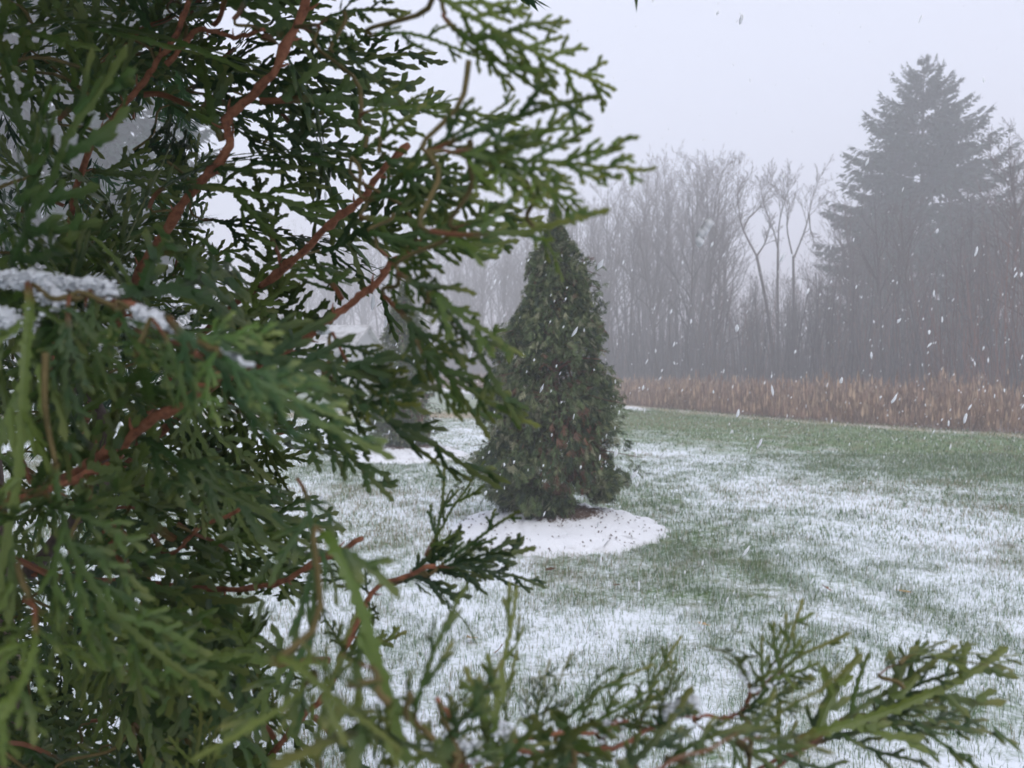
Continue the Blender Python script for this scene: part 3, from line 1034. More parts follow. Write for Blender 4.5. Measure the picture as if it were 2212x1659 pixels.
def leaf_mesh(seed, lobed):
    r = np.random.default_rng(seed)
    nb = 26
    t = np.linspace(0, 2 * math.pi, nb, endpoint=False)
    rr = 0.5 * (1 + (0.28 * np.cos(5 * t) if lobed else 0.05 * np.cos(7 * t)) + 0.05 * r.standard_normal(nb))
    x, y = rr * np.cos(t) * 1.25, rr * np.sin(t) * 0.8
    zc = 0.35 * (y ** 2) * 2.2 + 0.12 * x * x + 0.03 * r.standard_normal(nb)
    V = [(0, 0, 0)] + [(a * 0.5, b * 0.5, c_ * 0.25) for a, b, c_ in zip(x, y, zc)] + list(zip(x, y, zc))
    T = [(0, 1 + k, 1 + (k + 1) % nb) for k in range(nb)]
    Q = [(1 + k, 1 + nb + k, 1 + nb + (k + 1) % nb, 1 + (k + 1) % nb) for k in range(nb)]
    mb = MB(); mb.add(V, Q, T)
    mb.tube([(-0.6, 0, 0.02), (-0.8, 0.03, 0.05), (-1.0, 0.08, 0.07)], [0.02, 0.015, 0.012], 4)
    return mb.mesh("fallen_leaf", None)


LEAFS = [(1189, 1243, 0.055, M_DEADLEAF, 0, "dark brown round leaf standing on the lawn just below the snowy bed"),
         (991, 1258, 0.055, M_DEADLEAF, 1, "brown lobed leaf on snow beside the thin near twig tips"),
         (1333, 1278, 0.045, M_DEADLEAF, 1, "reddish leaf on the grass below the right half of the snowy bed"),
         (1016, 1390, 0.065, M_TANLEAF, 1, "tan lobed leaf lying flat among grass near the bottom sprays"),
         (1078, 1417, 0.060, M_DEADLEAF, 0, "red brown leaf on the snow nearest the bottom green sprays"),
         (1430, 1150, 0.05, M_DEADLEAF, 0, "small rusty leaf at the right rim of the round snowy bed"),
         (1790, 1285, 0.05, M_DEADLEAF, 1, "curled brown leaf alone on the snowy lawn at right"),
         (1960, 1293, 0.055, M_TANLEAF, 0, "ochre leaf in the pale grass at far right"),
         (1525, 1365, 0.045, M_TANLEAF, 1, "small straw coloured leaf on snow above the thin brown twig")]
for k, (px, py, sz, mt, lob, lab) in enumerate(LEAFS):
    x, y = ground_at(px, py)
    me = leaf_mesh(500 + k, lob); me.materials.append(mt)
    o = obj("fallen_leaf", me, None, (x, y, float(ground_z(np.array(x), np.array(y))) + 0.028))
    o.scale = (sz, sz, sz)
    o.rotation_euler = (R(rl.uniform(20, 70)) if k in (0, 4) else R(rl.uniform(-20, 25)), R(rl.uniform(-20, 20)), rl.uniform(0, 6.28))
    tag(o, lab, "leaf", "fallen leaves on the lawn")

# ------------------------------------------------------------------ the near arborvitae
# a spray: flat branching fan of scale-leaf branchlets with toothed edges


def spray_mesh(seed, L, sparse=1.0, curve=0.0, droop=0.5, bark=0.2, order=2, name="spray", wid=0.0050):
    r = np.random.default_rng(seed)
    chains = []                                            # (2d points, width, bark length, rand)

    def walk(p, h, l, bend, step=0.0042):
        m = max(2, int(l / step))
        ks = np.arange(m)
        hh = h + bend * ks / m + 0.05 * np.cumsum(r.standard_normal(m)) * 0.6
        d = np.column_stack([np.cos(hh), np.sin(hh)]) * (l / m)
        return np.vstack([p, p + np.cumsum(d, 0)]), np.concatenate([hh, hh[-1:]])

    def branch(p, h, l, bend, level, w_, barkl):
        pts, hh = walk(np.asarray(p), h, l, bend)
        chains.append((pts, w_, barkl, r.random(), level))
        if level >= order: return
        gap = (0.0105 if level == 0 else 0.0072) * sparse
        s = (0.10 * l + 0.003) if level == 0 else 0.20 * l + 0.003
        sg = 1 if r.random() < 0.5 else -1
        while s < l * 0.93:
            i = min(int(s / l * (len(pts) - 1)), len(pts) - 1)
            f = s / l
            if level == 0:
                ll = l * (0.42 * (1 - f) ** 0.8 + 0.06) * r.uniform(0.6, 1.15) * (0.55 + 0.45 * min(1, f / 0.22))
            else:
                ll = (0.30 * l * (1 - f) + 0.0065) * r.uniform(0.6, 1.2)
            ang = R(r.uniform(34, 56)) if level == 0 else R(r.uniform(32, 50))
            if ll > 0.0050:
                branch(pts[i], hh[i] + sg * ang, ll, -sg * R(r.uniform(4, 38)), level + 1, w_ * (0.90 if level == 0 else 0.86), 0)
            sg = -sg
            s += gap * r.uniform(0.65, 1.35)

    branch((0, 0), -curve / 2, L, curve, 0, wid, bark * L)
    # chord along +X
    tip = chains[0][0][-1]
    ca = math.atan2(tip[1], tip[0]); cl = math.hypot(*tip)
    rot = np.array([[math.cos(-ca), -math.sin(-ca)], [math.sin(-ca), math.cos(-ca)]])
    Vs, Qs, Cs = [], [], []
    nv = 0
    fx, fy = r.uniform(20, 40), r.uniform(20, 45)
    for pts, w_, barkl, rd, level in chains:
        p = pts @ rot.T
        m = len(p) - 1
        # two rings for each scale: waist and shoulder
        base_i = np.arange(m)
        q = np.empty((2 * m + 1, 2)); wl = np.empty(2 * m + 1)
        q[0:2 * m:2] = p[:-1]; q[1:2 * m:2] = p[:-1] * 0.25 + p[1:] * 0.75
        q[2 * m] = p[-1] + (p[-1] - p[-2]) * 0.35
        odd = (base_i % 2 == 0)
        wl[0:2 * m:2] = np.where(odd, 0.62, 0.80); wl[1:2 * m:2] = np.where(odd, 1.42, 0.88); wl[2 * m] = 0.10
        wr_ = wl.copy()
        wr_[0:2 * m:2] = np.where(odd, 0.80, 0.62); wr_[1:2 * m:2] = np.where(odd, 0.88, 1.42)
        wd = 0.5 * (wl + wr_)
        fr = np.linspace(0, 1, 2 * m + 1)
        W = w_ * 0.5 * wd * (1.06 - 0.24 * fr)
        rl_ = wl / wd; rr_ = wr_ / wd
        sarc = np.linspace(0, 1, 2 * m + 1) * np.linalg.norm(np.diff(p, axis=0), axis=1).sum()
        bk = np.clip((barkl - sarc) / (0.015), 0, 1) if barkl > 0 else np.zeros(2 * m + 1)
        W = W * (1 - bk) + bk * w_ * 0.27 * (1.2 - 0.3 * fr)
        rl_ = rl_ * (1 - bk) + bk; rr_ = rr_ * (1 - bk) + bk
        t = np.gradient(q, axis=0); t /= np.linalg.norm(t, axis=1)[:, None] + 1e-12
        sd = np.column_stack([-t[:, 1], t[:, 0]])
        th = np.where(bk > 0.5, W * 0.95, w_ * 0.5 * 0.20 * (0.7 + 0.3 * wd))
        zz = -droop * (q[:, 0] ** 2) / L - 0.9 * droop * (q[:, 1] ** 2) / L + 0.0012 * np.sin(q[:, 0] * fx * 6) + 0.0022 * np.sin(q[:, 1] * fy * 4 + rd * 6)
        c3 = np.column_stack([q, zz])
        s3 = np.column_stack([sd, -1.8 * droop * (q[:, 1] / L) * sd[:, 1] + (rd - 0.5) * 0.55])
        up = np.array([0, 0, 1.0])
        ring = np.stack([c3 - s3 * (W * rl_)[:, None], c3 + up * th[:, None], c3 + s3 * (W * rr_)[:, None], c3 - up * th[:, None]], 1)
        k = len(ring)
        i = (np.arange(k - 1) * 4)[:, None]; j = np.arange(4)[None]; j2 = (j + 1) % 4
        Qs.append(np.stack([i + j, i + j2, i + 4 + j2, i + 4 + j], -1).reshape(-1, 4) + nv)
        Vs.append(ring.reshape(-1, 3))
        C = np.column_stack([bk, np.clip(fr * (0.55 + 0.6 * rd) * (1.0 if level else 1.15), 0, 1), np.full(k, rd)])
        Cs.append(np.repeat(C, 4, 0))
        nv += k * 4
    me = make_mesh(name, np.concatenate(Vs), np.concatenate(Qs), None, np.concatenate(Cs), M_LEAF, False)
    return me, cl


CLASSES = {}
for cls, (L, order) in {'s': (0.065, 2), 'm': (0.105, 2), 'l': (0.15, 2)}.items():
    CLASSES[cls] = [spray_mesh(700 + ord(cls) + k * 13, L, sparse=(0.9, 1.15, 1.0, 1.3, 1.05, 0.95, 1.2)[k], curve=(0.15, -0.5, 0.45, -0.2, 0.7, -0.75, 0.3)[k],
                               droop=(0.25, 0.8, 0.5, 1.1, 0.6, 0.3, 0.9)[k], bark=(0.10, 0.25, 0.0, 0.18, 0.05, 0.3, 0.12)[k], order=order, name="spray") for k in range(7)]
# thin open sprays: few side branchlets
CLASSES['b'] = [spray_mesh(980 + k, 0.12, sparse=1.7, curve=(0.2, -0.25, 0.35)[k], droop=(0.2, 0.4, 0.3)[k], bark=(0.45, 0.35, 0.5)[k], name="spray", wid=0.0029) for k in range(3)]
CLASSES['o'] = [spray_mesh(990 + k, 0.07, sparse=1.8, curve=(0.5, -0.4, 0.2)[k], droop=(0.5, 0.8, 0.3)[k], bark=0.0, name="spray", wid=0.0050) for k in range(3)]
CLASSES['t'] = [spray_mesh(950 + k, 0.12, sparse=2.3, curve=(0.1, -0.35, 0.4, -0.6)[k], droop=(0.2, 0.5, 0.3, 0.7)[k], bark=(0.0, 0.1, 0.2, 0.0)[k], name="spray") for k in range(4)]

near_tree = empty("arborvitae", (-0.52, 0.78, 0))
NT = np.array([-0.52, 0.78, 0.0])
tag(near_tree, "big green evergreen right before the camera, its scaly sprays filling the left half", "evergreen")
rn = np.random.default_rng(2024)
n_spray = [0]


CLASSES['n'] = [spray_mesh(1200 + k, 0.085, sparse=(1.15, 1.4, 1.0, 1.6)[k], curve=(0.2, -0.5, 0.5, -0.15)[k], droop=(0.3, 0.6, 0.4, 0.2)[k], bark=(0.1, 0.25, 0.0, 0.35)[k], name="spray", wid=0.0036) for k in range(4)]


def add_spray(p0, p1, cls=None, var=None, face=1.0, tint=None):
    """a spray from its base p0 to its tip p1; face turns its flat side towards the camera"""
    d = p1 - p0
    Ld = np.linalg.norm(d)
    if cls is None:
        cls = 's' if Ld < 0.08 else ('m' if Ld < 0.125 else 'l')
    me, cl = CLASSES[cls][int(rn.integers(len(CLASSES[cls]))) if var is None else var]
    x = d / Ld
    view = unit(np.array([0, 0, CAM_H]) - (p0 + p1) / 2)
    nrm = view * face + np.array([0, 0, 1.0]) * (1 - face) * 1.2 + rn.normal(0, 0.35, 3) * (1.2 - 0.4 * face)
    nrm = unit(nrm - x * np.dot(nrm, x))
    if rn.random() < 0.25: nrm = -nrm
    y = np.cross(nrm, x)
    sc_ = Ld / cl
    M = Matrix(((x[0], y[0], nrm[0], p0[0]), (x[1], y[1], nrm[1], p0[1]), (x[2], y[2], nrm[2], p0[2]), (0, 0, 0, 1)))
    o = obj("spray", me, near_tree)
    if tint: o.color = (*tint, 1)
    o.matrix_basis = Matrix.Translation(-Vector(NT)) @ M @ Matrix.Diagonal((sc_, sc_, sc_, 1))
    n_spray[0] += 1
    return o


# branches: photo positions with their distance, and thickness in metres
BR = [
    # trunk side -> outwards
    ([(150, 1000, .72), (250, 720, .60), (315, 580, .54), (415, 430, .50), (490, 330, .48), (500, 250, .47), (590, 155, .45), (655, 0, .43), (690, -120, .42)], 0.0044, 0.0),
    ([(90, 980, .74), (130, 600, .62), (190, 347, .55), (257, 273, .52), (330, 180, .50), (397, 90, .48), (450, -60, .47)], .0030, 0.0),
    ([(360, 140, .49), (433, 63, .48), (497, 57, .46), (560, 30, .44)], 0.0023, 0.0),
    ([(250, 1000, .72), (380, 790, .62), (510, 660, .55), (610, 575, .50), (730, 460, .46), (800, 400, .44), (880, 300, .42)], 0.0035, 0.0),
    ([(260, 1010, .70), (470, 830, .52), (580, 780, .45), (685, 715, .42), (760, 660, .41), (810, 620, .40), (843, 575, .39), (905, 540, .38)], 0.0033, 0.0),
    ([(60, 1240, .62), (190, 1080, .60), (215, 1020, .60), (205, 900, .62), (170, 830, .64), (60, 850, .60)], 0.0066, 0.9),
    ([(40, 1080, .50), (190, 1005, .40), (300, 930, .36), (420, 860, .34), (520, 800, .33)], 0.0037, 0.0),
    ([(-40, 1110, .42), (130, 1050, .38), (240, 1000, .37)], 0.0031, 0.0),
    ([(200, 1090, .55), (350, 1196, .46), (420, 1150, .44), (520, 1090, .42)], 0.0020, 0.0),
    ([(60, 1240, .62), (300, 1260, .52), (560, 1260, .44), (700, 1210, .40), (800, 1160, .38)], 0.0027, 0.0),
    ([(470, 1780, .52), (530, 1700, .48), (600, 1610, .44), (680, 1520, .42), (740, 1400, .41), (800, 1290, .40), (930, 1240, .39)], 0.0025, 0.0),
    ([(-60, 620, .36), (60, 605, .33), (180, 625, .31), (300, 665, .29), (380, 705, .28), (470, 760, .27)], 0.0027, 0.1),
    ([(300, 1180, .52), (350, 1330, .48), (420, 1450, .45)], .0020, 0.0),
    # near bough along the bottom
    ([(300, 1800, .42), (650, 1700, .34), (860, 1690, .29), (960, 1650, .27), (1050, 1620, .27), (1110, 1604, .27), (1250, 1580, .28), (1330, 1575, .29)], .0013, 0.0),
    ([(960, 1650, .27), (1003, 1600, .26), (965, 1500, .25)], .0013, 0.0),
    ([(1050, 1622, .27), (1250, 1640, .28), (1395, 1592, .29), (1440, 1572, .29), (1560, 1548, .30), (1632, 1500, .30)], .0013, 0.1),
]
samples = []                                                # points on the branches for the twigs: pos, dir, branch
branch_mb = []
for bi, (pts, rad, grey) in enumerate(BR):
    rad = rad * 0.76
    p3 = np.array([P(*q) for q in pts])
    m = max(12, len(pts) * 7)
    c3 = bezier_poly(p3, m)
    wob = np.cumsum(rn.normal(0, 0.0006, (m, 3)), 0)
    c3 = c3 + wob - wob[0] * 0
    mbb = MB()
    green_ = grey == 1.0
    C = (0, 0.9, 0) if green_ else (min(grey, 0.9), 0, 0)
    kn = 1 + 0.08 * rn.standard_normal(m) + 0.35 * (rn.random(m) < 0.10)
    mbb.tube(c3, rad * np.linspace(1.0, 0.62, m) * kn, 10, C=C, jitter=0.09, rng=rn)
    for i in range(3, m - 2, 3):                            # dead spurs and leaf bases along the stem
        t_ = unit(c3[i + 1] - c3[i]); sp = unit(np.cross(t_, rn.standard_normal(3)))
        l_ = rad * rn.uniform(1.2, 3.2)
        mbb.tube([c3[i], c3[i] + sp * l_ * 0.6 + t_ * l_ * 0.4, c3[i] + sp * l_ + t_ * l_ * 0.9], [rad * 0.42, rad * 0.26, rad * 0.08], 5, C=C)
    branch_mb.append(mbb)
    for i in range(0, m - 1):
        samples.append((c3[i], unit(c3[i + 1] - c3[i]), bi))
S_P = np.array([s[0] for s in samples])


ext_p, ext_t, ext_b = [], [], []                            # points on sprays already set, where later ones can spring from


def connect(p, tip=None, maxd=0.065):
    """a thin green twig from the nearest branch or spray to the foot of a spray"""
    allp = np.vstack([S_P] + ([np.array(ext_p)] if ext_p else []))
    dd = np.linalg.norm(allp - p, axis=1)
    i = int(dd.argmin())
    bi = samples[i][2] if i < len(samples) else ext_b[i - len(samples)]
    t = samples[i][1] if i < len(samples) else ext_t[i - len(samples)]
    L = dd[i]
    if tip is not None:
        d_ = unit(tip - p)
        for f in (0.0, 0.25, 0.5):
            ext_p.append(p + (tip - p) * f); ext_t.append(d_); ext_b.append(bi)
    if L > maxd or L < 0.002: return L
    q = allp[i]
    end = d_ if tip is not None else unit(p - q)
    c3 = bezier_poly([q, q + t * L * 0.12 + (p - q) * 0.35, p - end * L * 0.12 - (p - q) * 0.15, p], 9)
    own = branch_mb[bi] if i < len(samples) else MB()
    own.tube(c3, np.linspace(0.0011 + 0.002 * L, 0.0008, 9), 5, C=(0, 0.75 if L < 0.07 else 0.25, 0))
    if i >= len(samples):
        obj("twig", own.mesh("twig", M_BARK), near_tree).location = -Vector(NT)
    return L


# hero sprays of the outline: base, tip (photo x, y, distance), class, variant, facing
HERO = [
    ((1640, 1690, .31), (2070, 1366, .31), 'b', 0, .5), ((1720, 1600, .31), (2195, 1372, .30), 't', 0, .5), ((1640, 1660, .31), (2120, 1500, .31), 'b', 1, .5),
    ((1380, 1680, .20), (1830, 1586, .22), 'b', 2, .4), ((1250, 1720, .20), (1700, 1600, .21), 'o', 1, .4),
    ((600, 1425, .19), (900, 1530, .19), 'o', 0, .5), ((990, 1640, .23), (740, 1440, .18), 'o', 2, .6), ((700, 1150, .24), (820, 1480, .20), 'o', 1, .6), ((640, 1040, .30), (770, 1330, .26), 'm', 3, .7),
    ((660, 1480, .2), (500, 1600, .18), 'o', 1, .5), ((980, 1690, .22), (1290, 1700, .20), 'o', 0, .4),
    ((940, -20, .27), (1308, 143, .26), 'l', 2, .9), ((962, 30, .27), (1062, 232, .27), 's', 1, .8), ((800, 75, .30), (985, 92, .28), 't', 1, .8),
    ((925, 330, .27), (1290, 216, .26), 't', 2, 1.), ((960, 326, .27), (1396, 441, .26), 'l', 0, 1.), ((1010, 340, .272), (1262, 440, .265), 'm', 5, 1.), ((930, 320, .28), (1125, 212, .28), 't', 0, .9),
    ((1000, 335, .27), (1275, 262, .265), 't', 3, .9), ((985, 330, .27), (1200, 350, .265), 's', 1, .8),
    ((930, 500, .26), (1310, 486, .255), 'n', 3, 1.), ((1150, 488, .285), (1220, 552, .28), 's', 3, .6), ((985, 492, .29), (1156, 420, .285), 't', 2, .7),
    ((860, 590, .31), (1116, 856, .29), 't', 1, .8), ((930, 632, .30), (1128, 690, .29), 's', 4, .8), ((890, 610, .31), (1040, 720, .30), 's', 0, .7),
    ((830, 640, .33), (1000, 892, .31), 'm', 1, .9), ((900, 735, .32), (1100, 908, .30), 'm', 4, .8), ((905, 765, .32), (990, 700, .31), 's', 2, .8),
    ((760, 340, .36), (880, 250, .34), 's', 2, .9), ((780, 250, .36), (958, 190, .33), 'm', 3, .9), ((820, 330, .35), (1080, 405, .32), 'm', 4, .9),
    ((790, 430, .36), (1085, 385, .33), 'm', 0, .9), ((780, 470, .36), (1080, 440, .33), 'm', 6, .8), ((800, 500, .34), (1065, 530, .32), 'm', 2, .9),
    ((820, 540, .34), (1000, 630, .32), 'm', 5, .9),
    ((690, 60, .38), (800, -10, .36), 's', 1, .9), ((720, 110, .36), (795, 70, .35), 's', 4, .9), ((640, 60, .40), (760, 110, .37), 'm', 1, .9),
    ((700, 800, .36), (860, 1000, .32), 'm', 3, .9), ((720, 720, .36), (945, 915, .33), 'l', 5, .9), ((640, 870, .38), (830, 1050, .35), 'm', 0, .9),
    # light sprays of the near left bough, seen flat
    ((370, 690, .24), (690, 930, .22), 'm', 6, 1.), ((420, 730, .24), (585, 705, .235), 's', 0, .8), ((470, 760, .23), (440, 880, .22), 's', 4, .9), ((480, 770, .235), (700, 860, .22), 'm', 2, 1.),
    ((150, 640, .27), (40, 900, .24), 'm', 1, .8), ((60, 620, .28), (10, 860, .22), 'm', 3, .8), ((250, 655, .27), (330, 850, .25), 'm', 0, .7), ((330, 690, .26), (380, 900, .25), 'm', 5, .8),
    ((200, 640, .28), (230, 830, .27), 'm', 2, .8),
    # hanging sprays low on the left
    ((120, 1000, .26), (330, 1490, .23), 'l', 4, .7), ((100, 1060, .27), (230, 1260, .24), 'm', 1, .7), ((20, 1060, .28), (60, 1420, .22), 'l', 6, .7), ((150, 1200, .34), (170, 1400, .30), 'm', 2, .7),
    ((280, 1080, .42), (250, 1280, .40), 'm', 3, .9), ((60, 1300, .24), (-20, 1560, .19), 'm', 5, .6),
    # small upright shoots by the middle evergreen
    ((930, 1240, .40), (970, 1010, .40), 't', 0, .9), ((920, 1200, .40), (1005, 985, .40), 't', 2, .8), ((930, 1240, .39), (1090, 1125, .38), 't', 1, .9), ((950, 1225, .39), (1145, 1245, .38), 'm', 3, .9),
    ((960, 1215, .39), (1130, 1100, .385), 't', 0, .9), ((880, 1255, .40), (1035, 1290, .39), 't', 3, .7), ((850, 1260, .40), (1130, 1180, .38), 'm', 0, .9), ((740, 1400, .41), (700, 1340, .41), 's', 2, .9),
    ((730, 1420, .41), (860, 1380, .40), 's', 0, .9), ((760, 1370, .41), (850, 1290, .40), 'm', 2, .9), ((700, 1480, .42), (600, 1440, .42), 'm', 1, .8),
    ((620, 1600, .44), (480, 1500, .43), 'm', 4, .8), ((800, 1290, .40), (690, 1180, .40), 'm', 6, .9),
    # bottom bough
    ((700, 1700, .25), (640, 1490, .23), 'M', 1, .8), ((800, 1710, .25), (905, 1470, .24), 'M', 0, .8), ((1000, 1720, .26), (1185, 1490, .25), 'M', 3, .9), ((1150, 1700, .27), (1310, 1470, .26), 'S', 2, .9),
    ((1080, 1660, .26), (1030, 1475, .25), 'S', 0, .9), ((1300, 1690, .27), (1425, 1510, .26), 'S', 4, .8), ((1000, 1655, .25), (850, 1560, .24), 'S', 5, .8), ((1240, 1660, .26), (1130, 1540, .25), 'S', 6, .8),
    ((1420, 1690, .27), (1520, 1560, .26), 'S', 1, .8),
    ((900, 1560, .22), (905, 1395, .21), 's', 3, .8), ((960, 1600, .23), (1080, 1470, .22), 's', 0, .7), ((1090, 1610, .28), (1115, 1480, .28), 's', 1, .8),
    ((1130, 1600, .28), (1175, 1445, .28), 's', 2, .8), ((1160, 1590, .28), (1250, 1430, .28), 'm', 3, .8), ((1200, 1590, .28), (1325, 1430, .27), 't', 1, .8),
    ((1230, 1585, .28), (1400, 1470, .27), 's', 4, .8), ((1290, 1580, .29), (1440, 1530, .28), 's', 5, .6), ((1380, 1595, .29), (1445, 1395, .29), 's', 1, .8), ((1430, 1575, .29), (1470, 1440, .29), 's', 6, .8),
    ((1620, 1505, .30), (1558, 1300, .29), 'm', 1, .9), ((1632, 1500, .30), (1815, 1355, .29), 't', 3, .9), ((1620, 1530, .30), (1730, 1330, .29), 't', 2, .9), ((1600, 1540, .30), (1720, 1450, .29), 's', 2, .7),
    ((1560, 1548, .30), (1700, 1570, .29), 's', 5, .7), ((1500, 1560, .30), (1570, 1640, .29), 's', 3, .6), ((1340, 1575, .29), (1520, 1500, .28), 's', 0, .6),
    ((1900, 1455, .31), (2075, 1362, .30), 't', 1, .35), ((1960, 1420, .31), (2195, 1368, .30), 't', 0, .3), 
    ((1850, 1545, .32), (2195, 1500, .31), 't', 2, .4), ((1880, 1545, .32), (2070, 1440, .31), 't', 0, .6), 
    ((1600, 1600, .22), (1820, 1590, .23), 's', 3, .3), ((1450, 1640, .22), (1620, 1690, .21), 'm', 0, .4), ((1100, 1640, .25), (1220, 1720, .24), 'm', 2, .5), ((1180, 1620, .27), (1380, 1650, .26), 'm', 4, .5),
    ((1000, 1640, .24), (1120, 1560, .235), 's', 6, .6), ((820, 1470, .19), (640, 1490, .18), 's', 4, .4), ((880, 1500, .20), (720, 1580, .19), 's', 2, .5), ((800, 1440, .20), (690, 1400, .19), 's', 5, .4),
]
for a, b, cls, var, face in HERO:
    p0, p1 = P(*a), P(*b)
    tint = None
    if cls in 'MS': cls = cls.lower()
    elif a[1] > 1290 and a[0] > 1000 and cls in 'smlt': cls, var = 'n', var % 4
    if a[1] > 1380 and a[0] > 560: tint = (1.3, 1.12, 1.15)  # the low bough has more olive, sun bleached leaves
    elif 590 < a[1] < 790 and a[0] < 500 and a[2] < .26: tint = (1.5, 1.55, 1.6)
    elif a[0] > 680 and a[1] < 1100: tint = (1.3, 1.2, 1.0)
    add_spray(p0, p1, cls, var, face, tint)
    connect(p0, p1)

CLEAR = [[(655, 0, .43), (590, 155, .45), (500, 250, .47), (490, 330, .48), (415, 430, .50), (315, 580, .54)], [(225, 310, .54), (257, 273, .52)],
         [(433, 63, .48), (497, 57, .46)], [(610, 575, .50), (660, 520, .48)], [(720, 470, .46), (800, 400, .44)], [(580, 780, .45), (685, 715, .42)], [(720, 680, .415), (843, 575, .39)], [(190, 1005, .40), (300, 930, .36)],
         [(350, 1196, .46), (420, 1150, .44)], [(60, 1240, .62), (190, 1080, .60), (215, 1020, .60)]]
CL = np.vstack([bezier_poly(c_, 14) for c_ in CLEAR])


OPEN = [(885, 860, 75, 150), (1010, 950, 90, 200), (940, 580, 100, 60), (1160, 620, 110, 220), (930, 170, 60, 50), (1250, 330, 150, 60), (700, 1280, 90, 90), (900, 1120, 120, 110), (860, 1330, 150, 90), (735, 815, 22, 40)]


def hides(p0, p1, near=34):
    """would a spray from p0 to p1 grow across one of the bare brown stems, on the camera's side of it?"""
    for f in (0.0, 0.2, 0.4, 0.6, 0.8, 1.0):
        q = p0 + (p1 - p0) * f
        dq = q[1] * CP - (q[2] - CAM_H) * SP
        v = q[1] * SP + (q[2] - CAM_H) * CP
        if dq < 0.05: return True
        x_, y_ = 1106 + 1660 * q[0] / dq, 829.5 - 1660 * v / dq
        if any(((x_ - a_) / rx_) ** 2 + ((y_ - b_) / ry_) ** 2 < 1 for a_, b_, rx_, ry_ in OPEN): return True
        m_ = np.hypot(CL[:, 0] - x_, CL[:, 1] - y_) < near
        if (m_ & (CL[:, 2] > dq - 0.004)).any() and not (f == 0.0): return True
    return False


# sprays set alternately along each branch
for bi, (pts, rad, grey) in enumerate(BR):
    ids = [i for i, s in enumerate(samples) if s[2] == bi]
    if bi in (5, 12, 14): continue
    acc, sg = 0.0, 1
    step = 0.034
    for i in ids[2:]:
        acc += np.linalg.norm(S_P[i] - S_P[i - 1]) if i > 0 else 0
        if acc < step: continue
        acc = 0; sg = -sg
        step = rn.uniform(0.026, 0.050) * (1.5 if bi in (3, 4) else 1.0)
        q, t, _ = samples[i]
        view = unit(q - np.array([0, 0, CAM_H]))
        sd = unit(np.cross(view, t))
        a = R(rn.uniform(28, 62))
        d = unit(t * math.cos(a) + sd * sg * math.sin(a) + view * rn.normal(0, 0.35) + np.array([0, 0, -0.18]))
        L = rn.uniform(0.07, 0.125) if bi < 13 else rn.uniform(0.035, 0.055)
        p0 = q + d * 0.006
        if (p0 + d * L)[1] < 0.2: continue
        if hides(p0, p0 + d * L):
            d = unit(d + view * 1.1)                        # let it grow away behind the stem instead
            if hides(p0, p0 + d * L, 20): continue
        add_spray(p0, p0 + d * L, None if bi < 13 else 'n', None, rn.uniform(0.45, 1.0), None if bi < 13 else (1.3, 1.1, 1.1))
        for f_ in (0.3, 0.6): ext_p.append(p0 + d * L * f_); ext_t.append(d); ext_b.append(bi)

# fill inside the mass of the crown
MASK_Y = np.array([-60, 0, 100, 200, 300, 400, 500, 600, 700, 800, 900, 1000, 1100, 1200, 1300, 1400, 1500, 1600, 1720])
MASK_X = np.array([700, 720, 780, 760, 800, 840, 820, 800, 800, 760, 720, 640, 600, 640, 560, 520, 540, 560, 600])
cnt = 0
fill_spots = []
while n_spray[0] < 296 and cnt < 9000:
    cnt += 1
    py = rn.uniform(-60, 1700)
    px = rn.uniform(-120, np.interp(py, MASK_Y, MASK_X) - 60)
    if any(abs(px - a) < 38 and abs(py - b) < 38 for a, b in fill_spots): continue
    # thinner towards the right and where the photo shows sky between the stems
    if px > 420 and rn.random() < 0.6: continue
    d = rn.uniform(0.40, 0.80)
    p0 = P(px, py, d)
    dd = np.linalg.norm(S_P - p0, axis=1)
    if ext_p: dd = np.append(dd, np.linalg.norm(np.array(ext_p) - p0, axis=1))
    if dd.min() > 0.12: continue
    fill_spots.append((px, py))
    ang = R(np.interp(py, [0, 500, 900, 1300, 1700], [-38, -5, 38, 62, 40]) + rn.normal(0, 36))
    L = rn.uniform(0.085, 0.15)
    d3 = unit(np.array([math.cos(ang), rn.normal(-0.1, 0.45), -math.sin(ang)]))
    if hides(p0, p0 + d3 * L, 42): fill_spots.pop(); continue
    add_spray(p0, p0 + d3 * L, None, None, rn.uniform(0.2, 1.0))
    connect(p0, p0 + d3 * L)

for mbb in branch_mb:
    o = obj("branch", mbb.mesh("branch", M_BARK), near_tree)
    o.location = -Vector(NT)
mb = MB()
mb.tube(bezier_poly([(0, 0, -0.05), (0.01, 0.02, 0.7), (0.02, -0.06, 1.2), (-0.02, -0.02, 1.8), (0, 0, 3.2)], 24), np.linspace(0.040, 0.010, 24) * (1 + 0.05 * rn.standard_normal(24)), 10, C=(0.8, 0, 0), jitter=0.03, rng=rn)
obj("trunk", mb.mesh("near_trunk", M_BARK), near_tree)

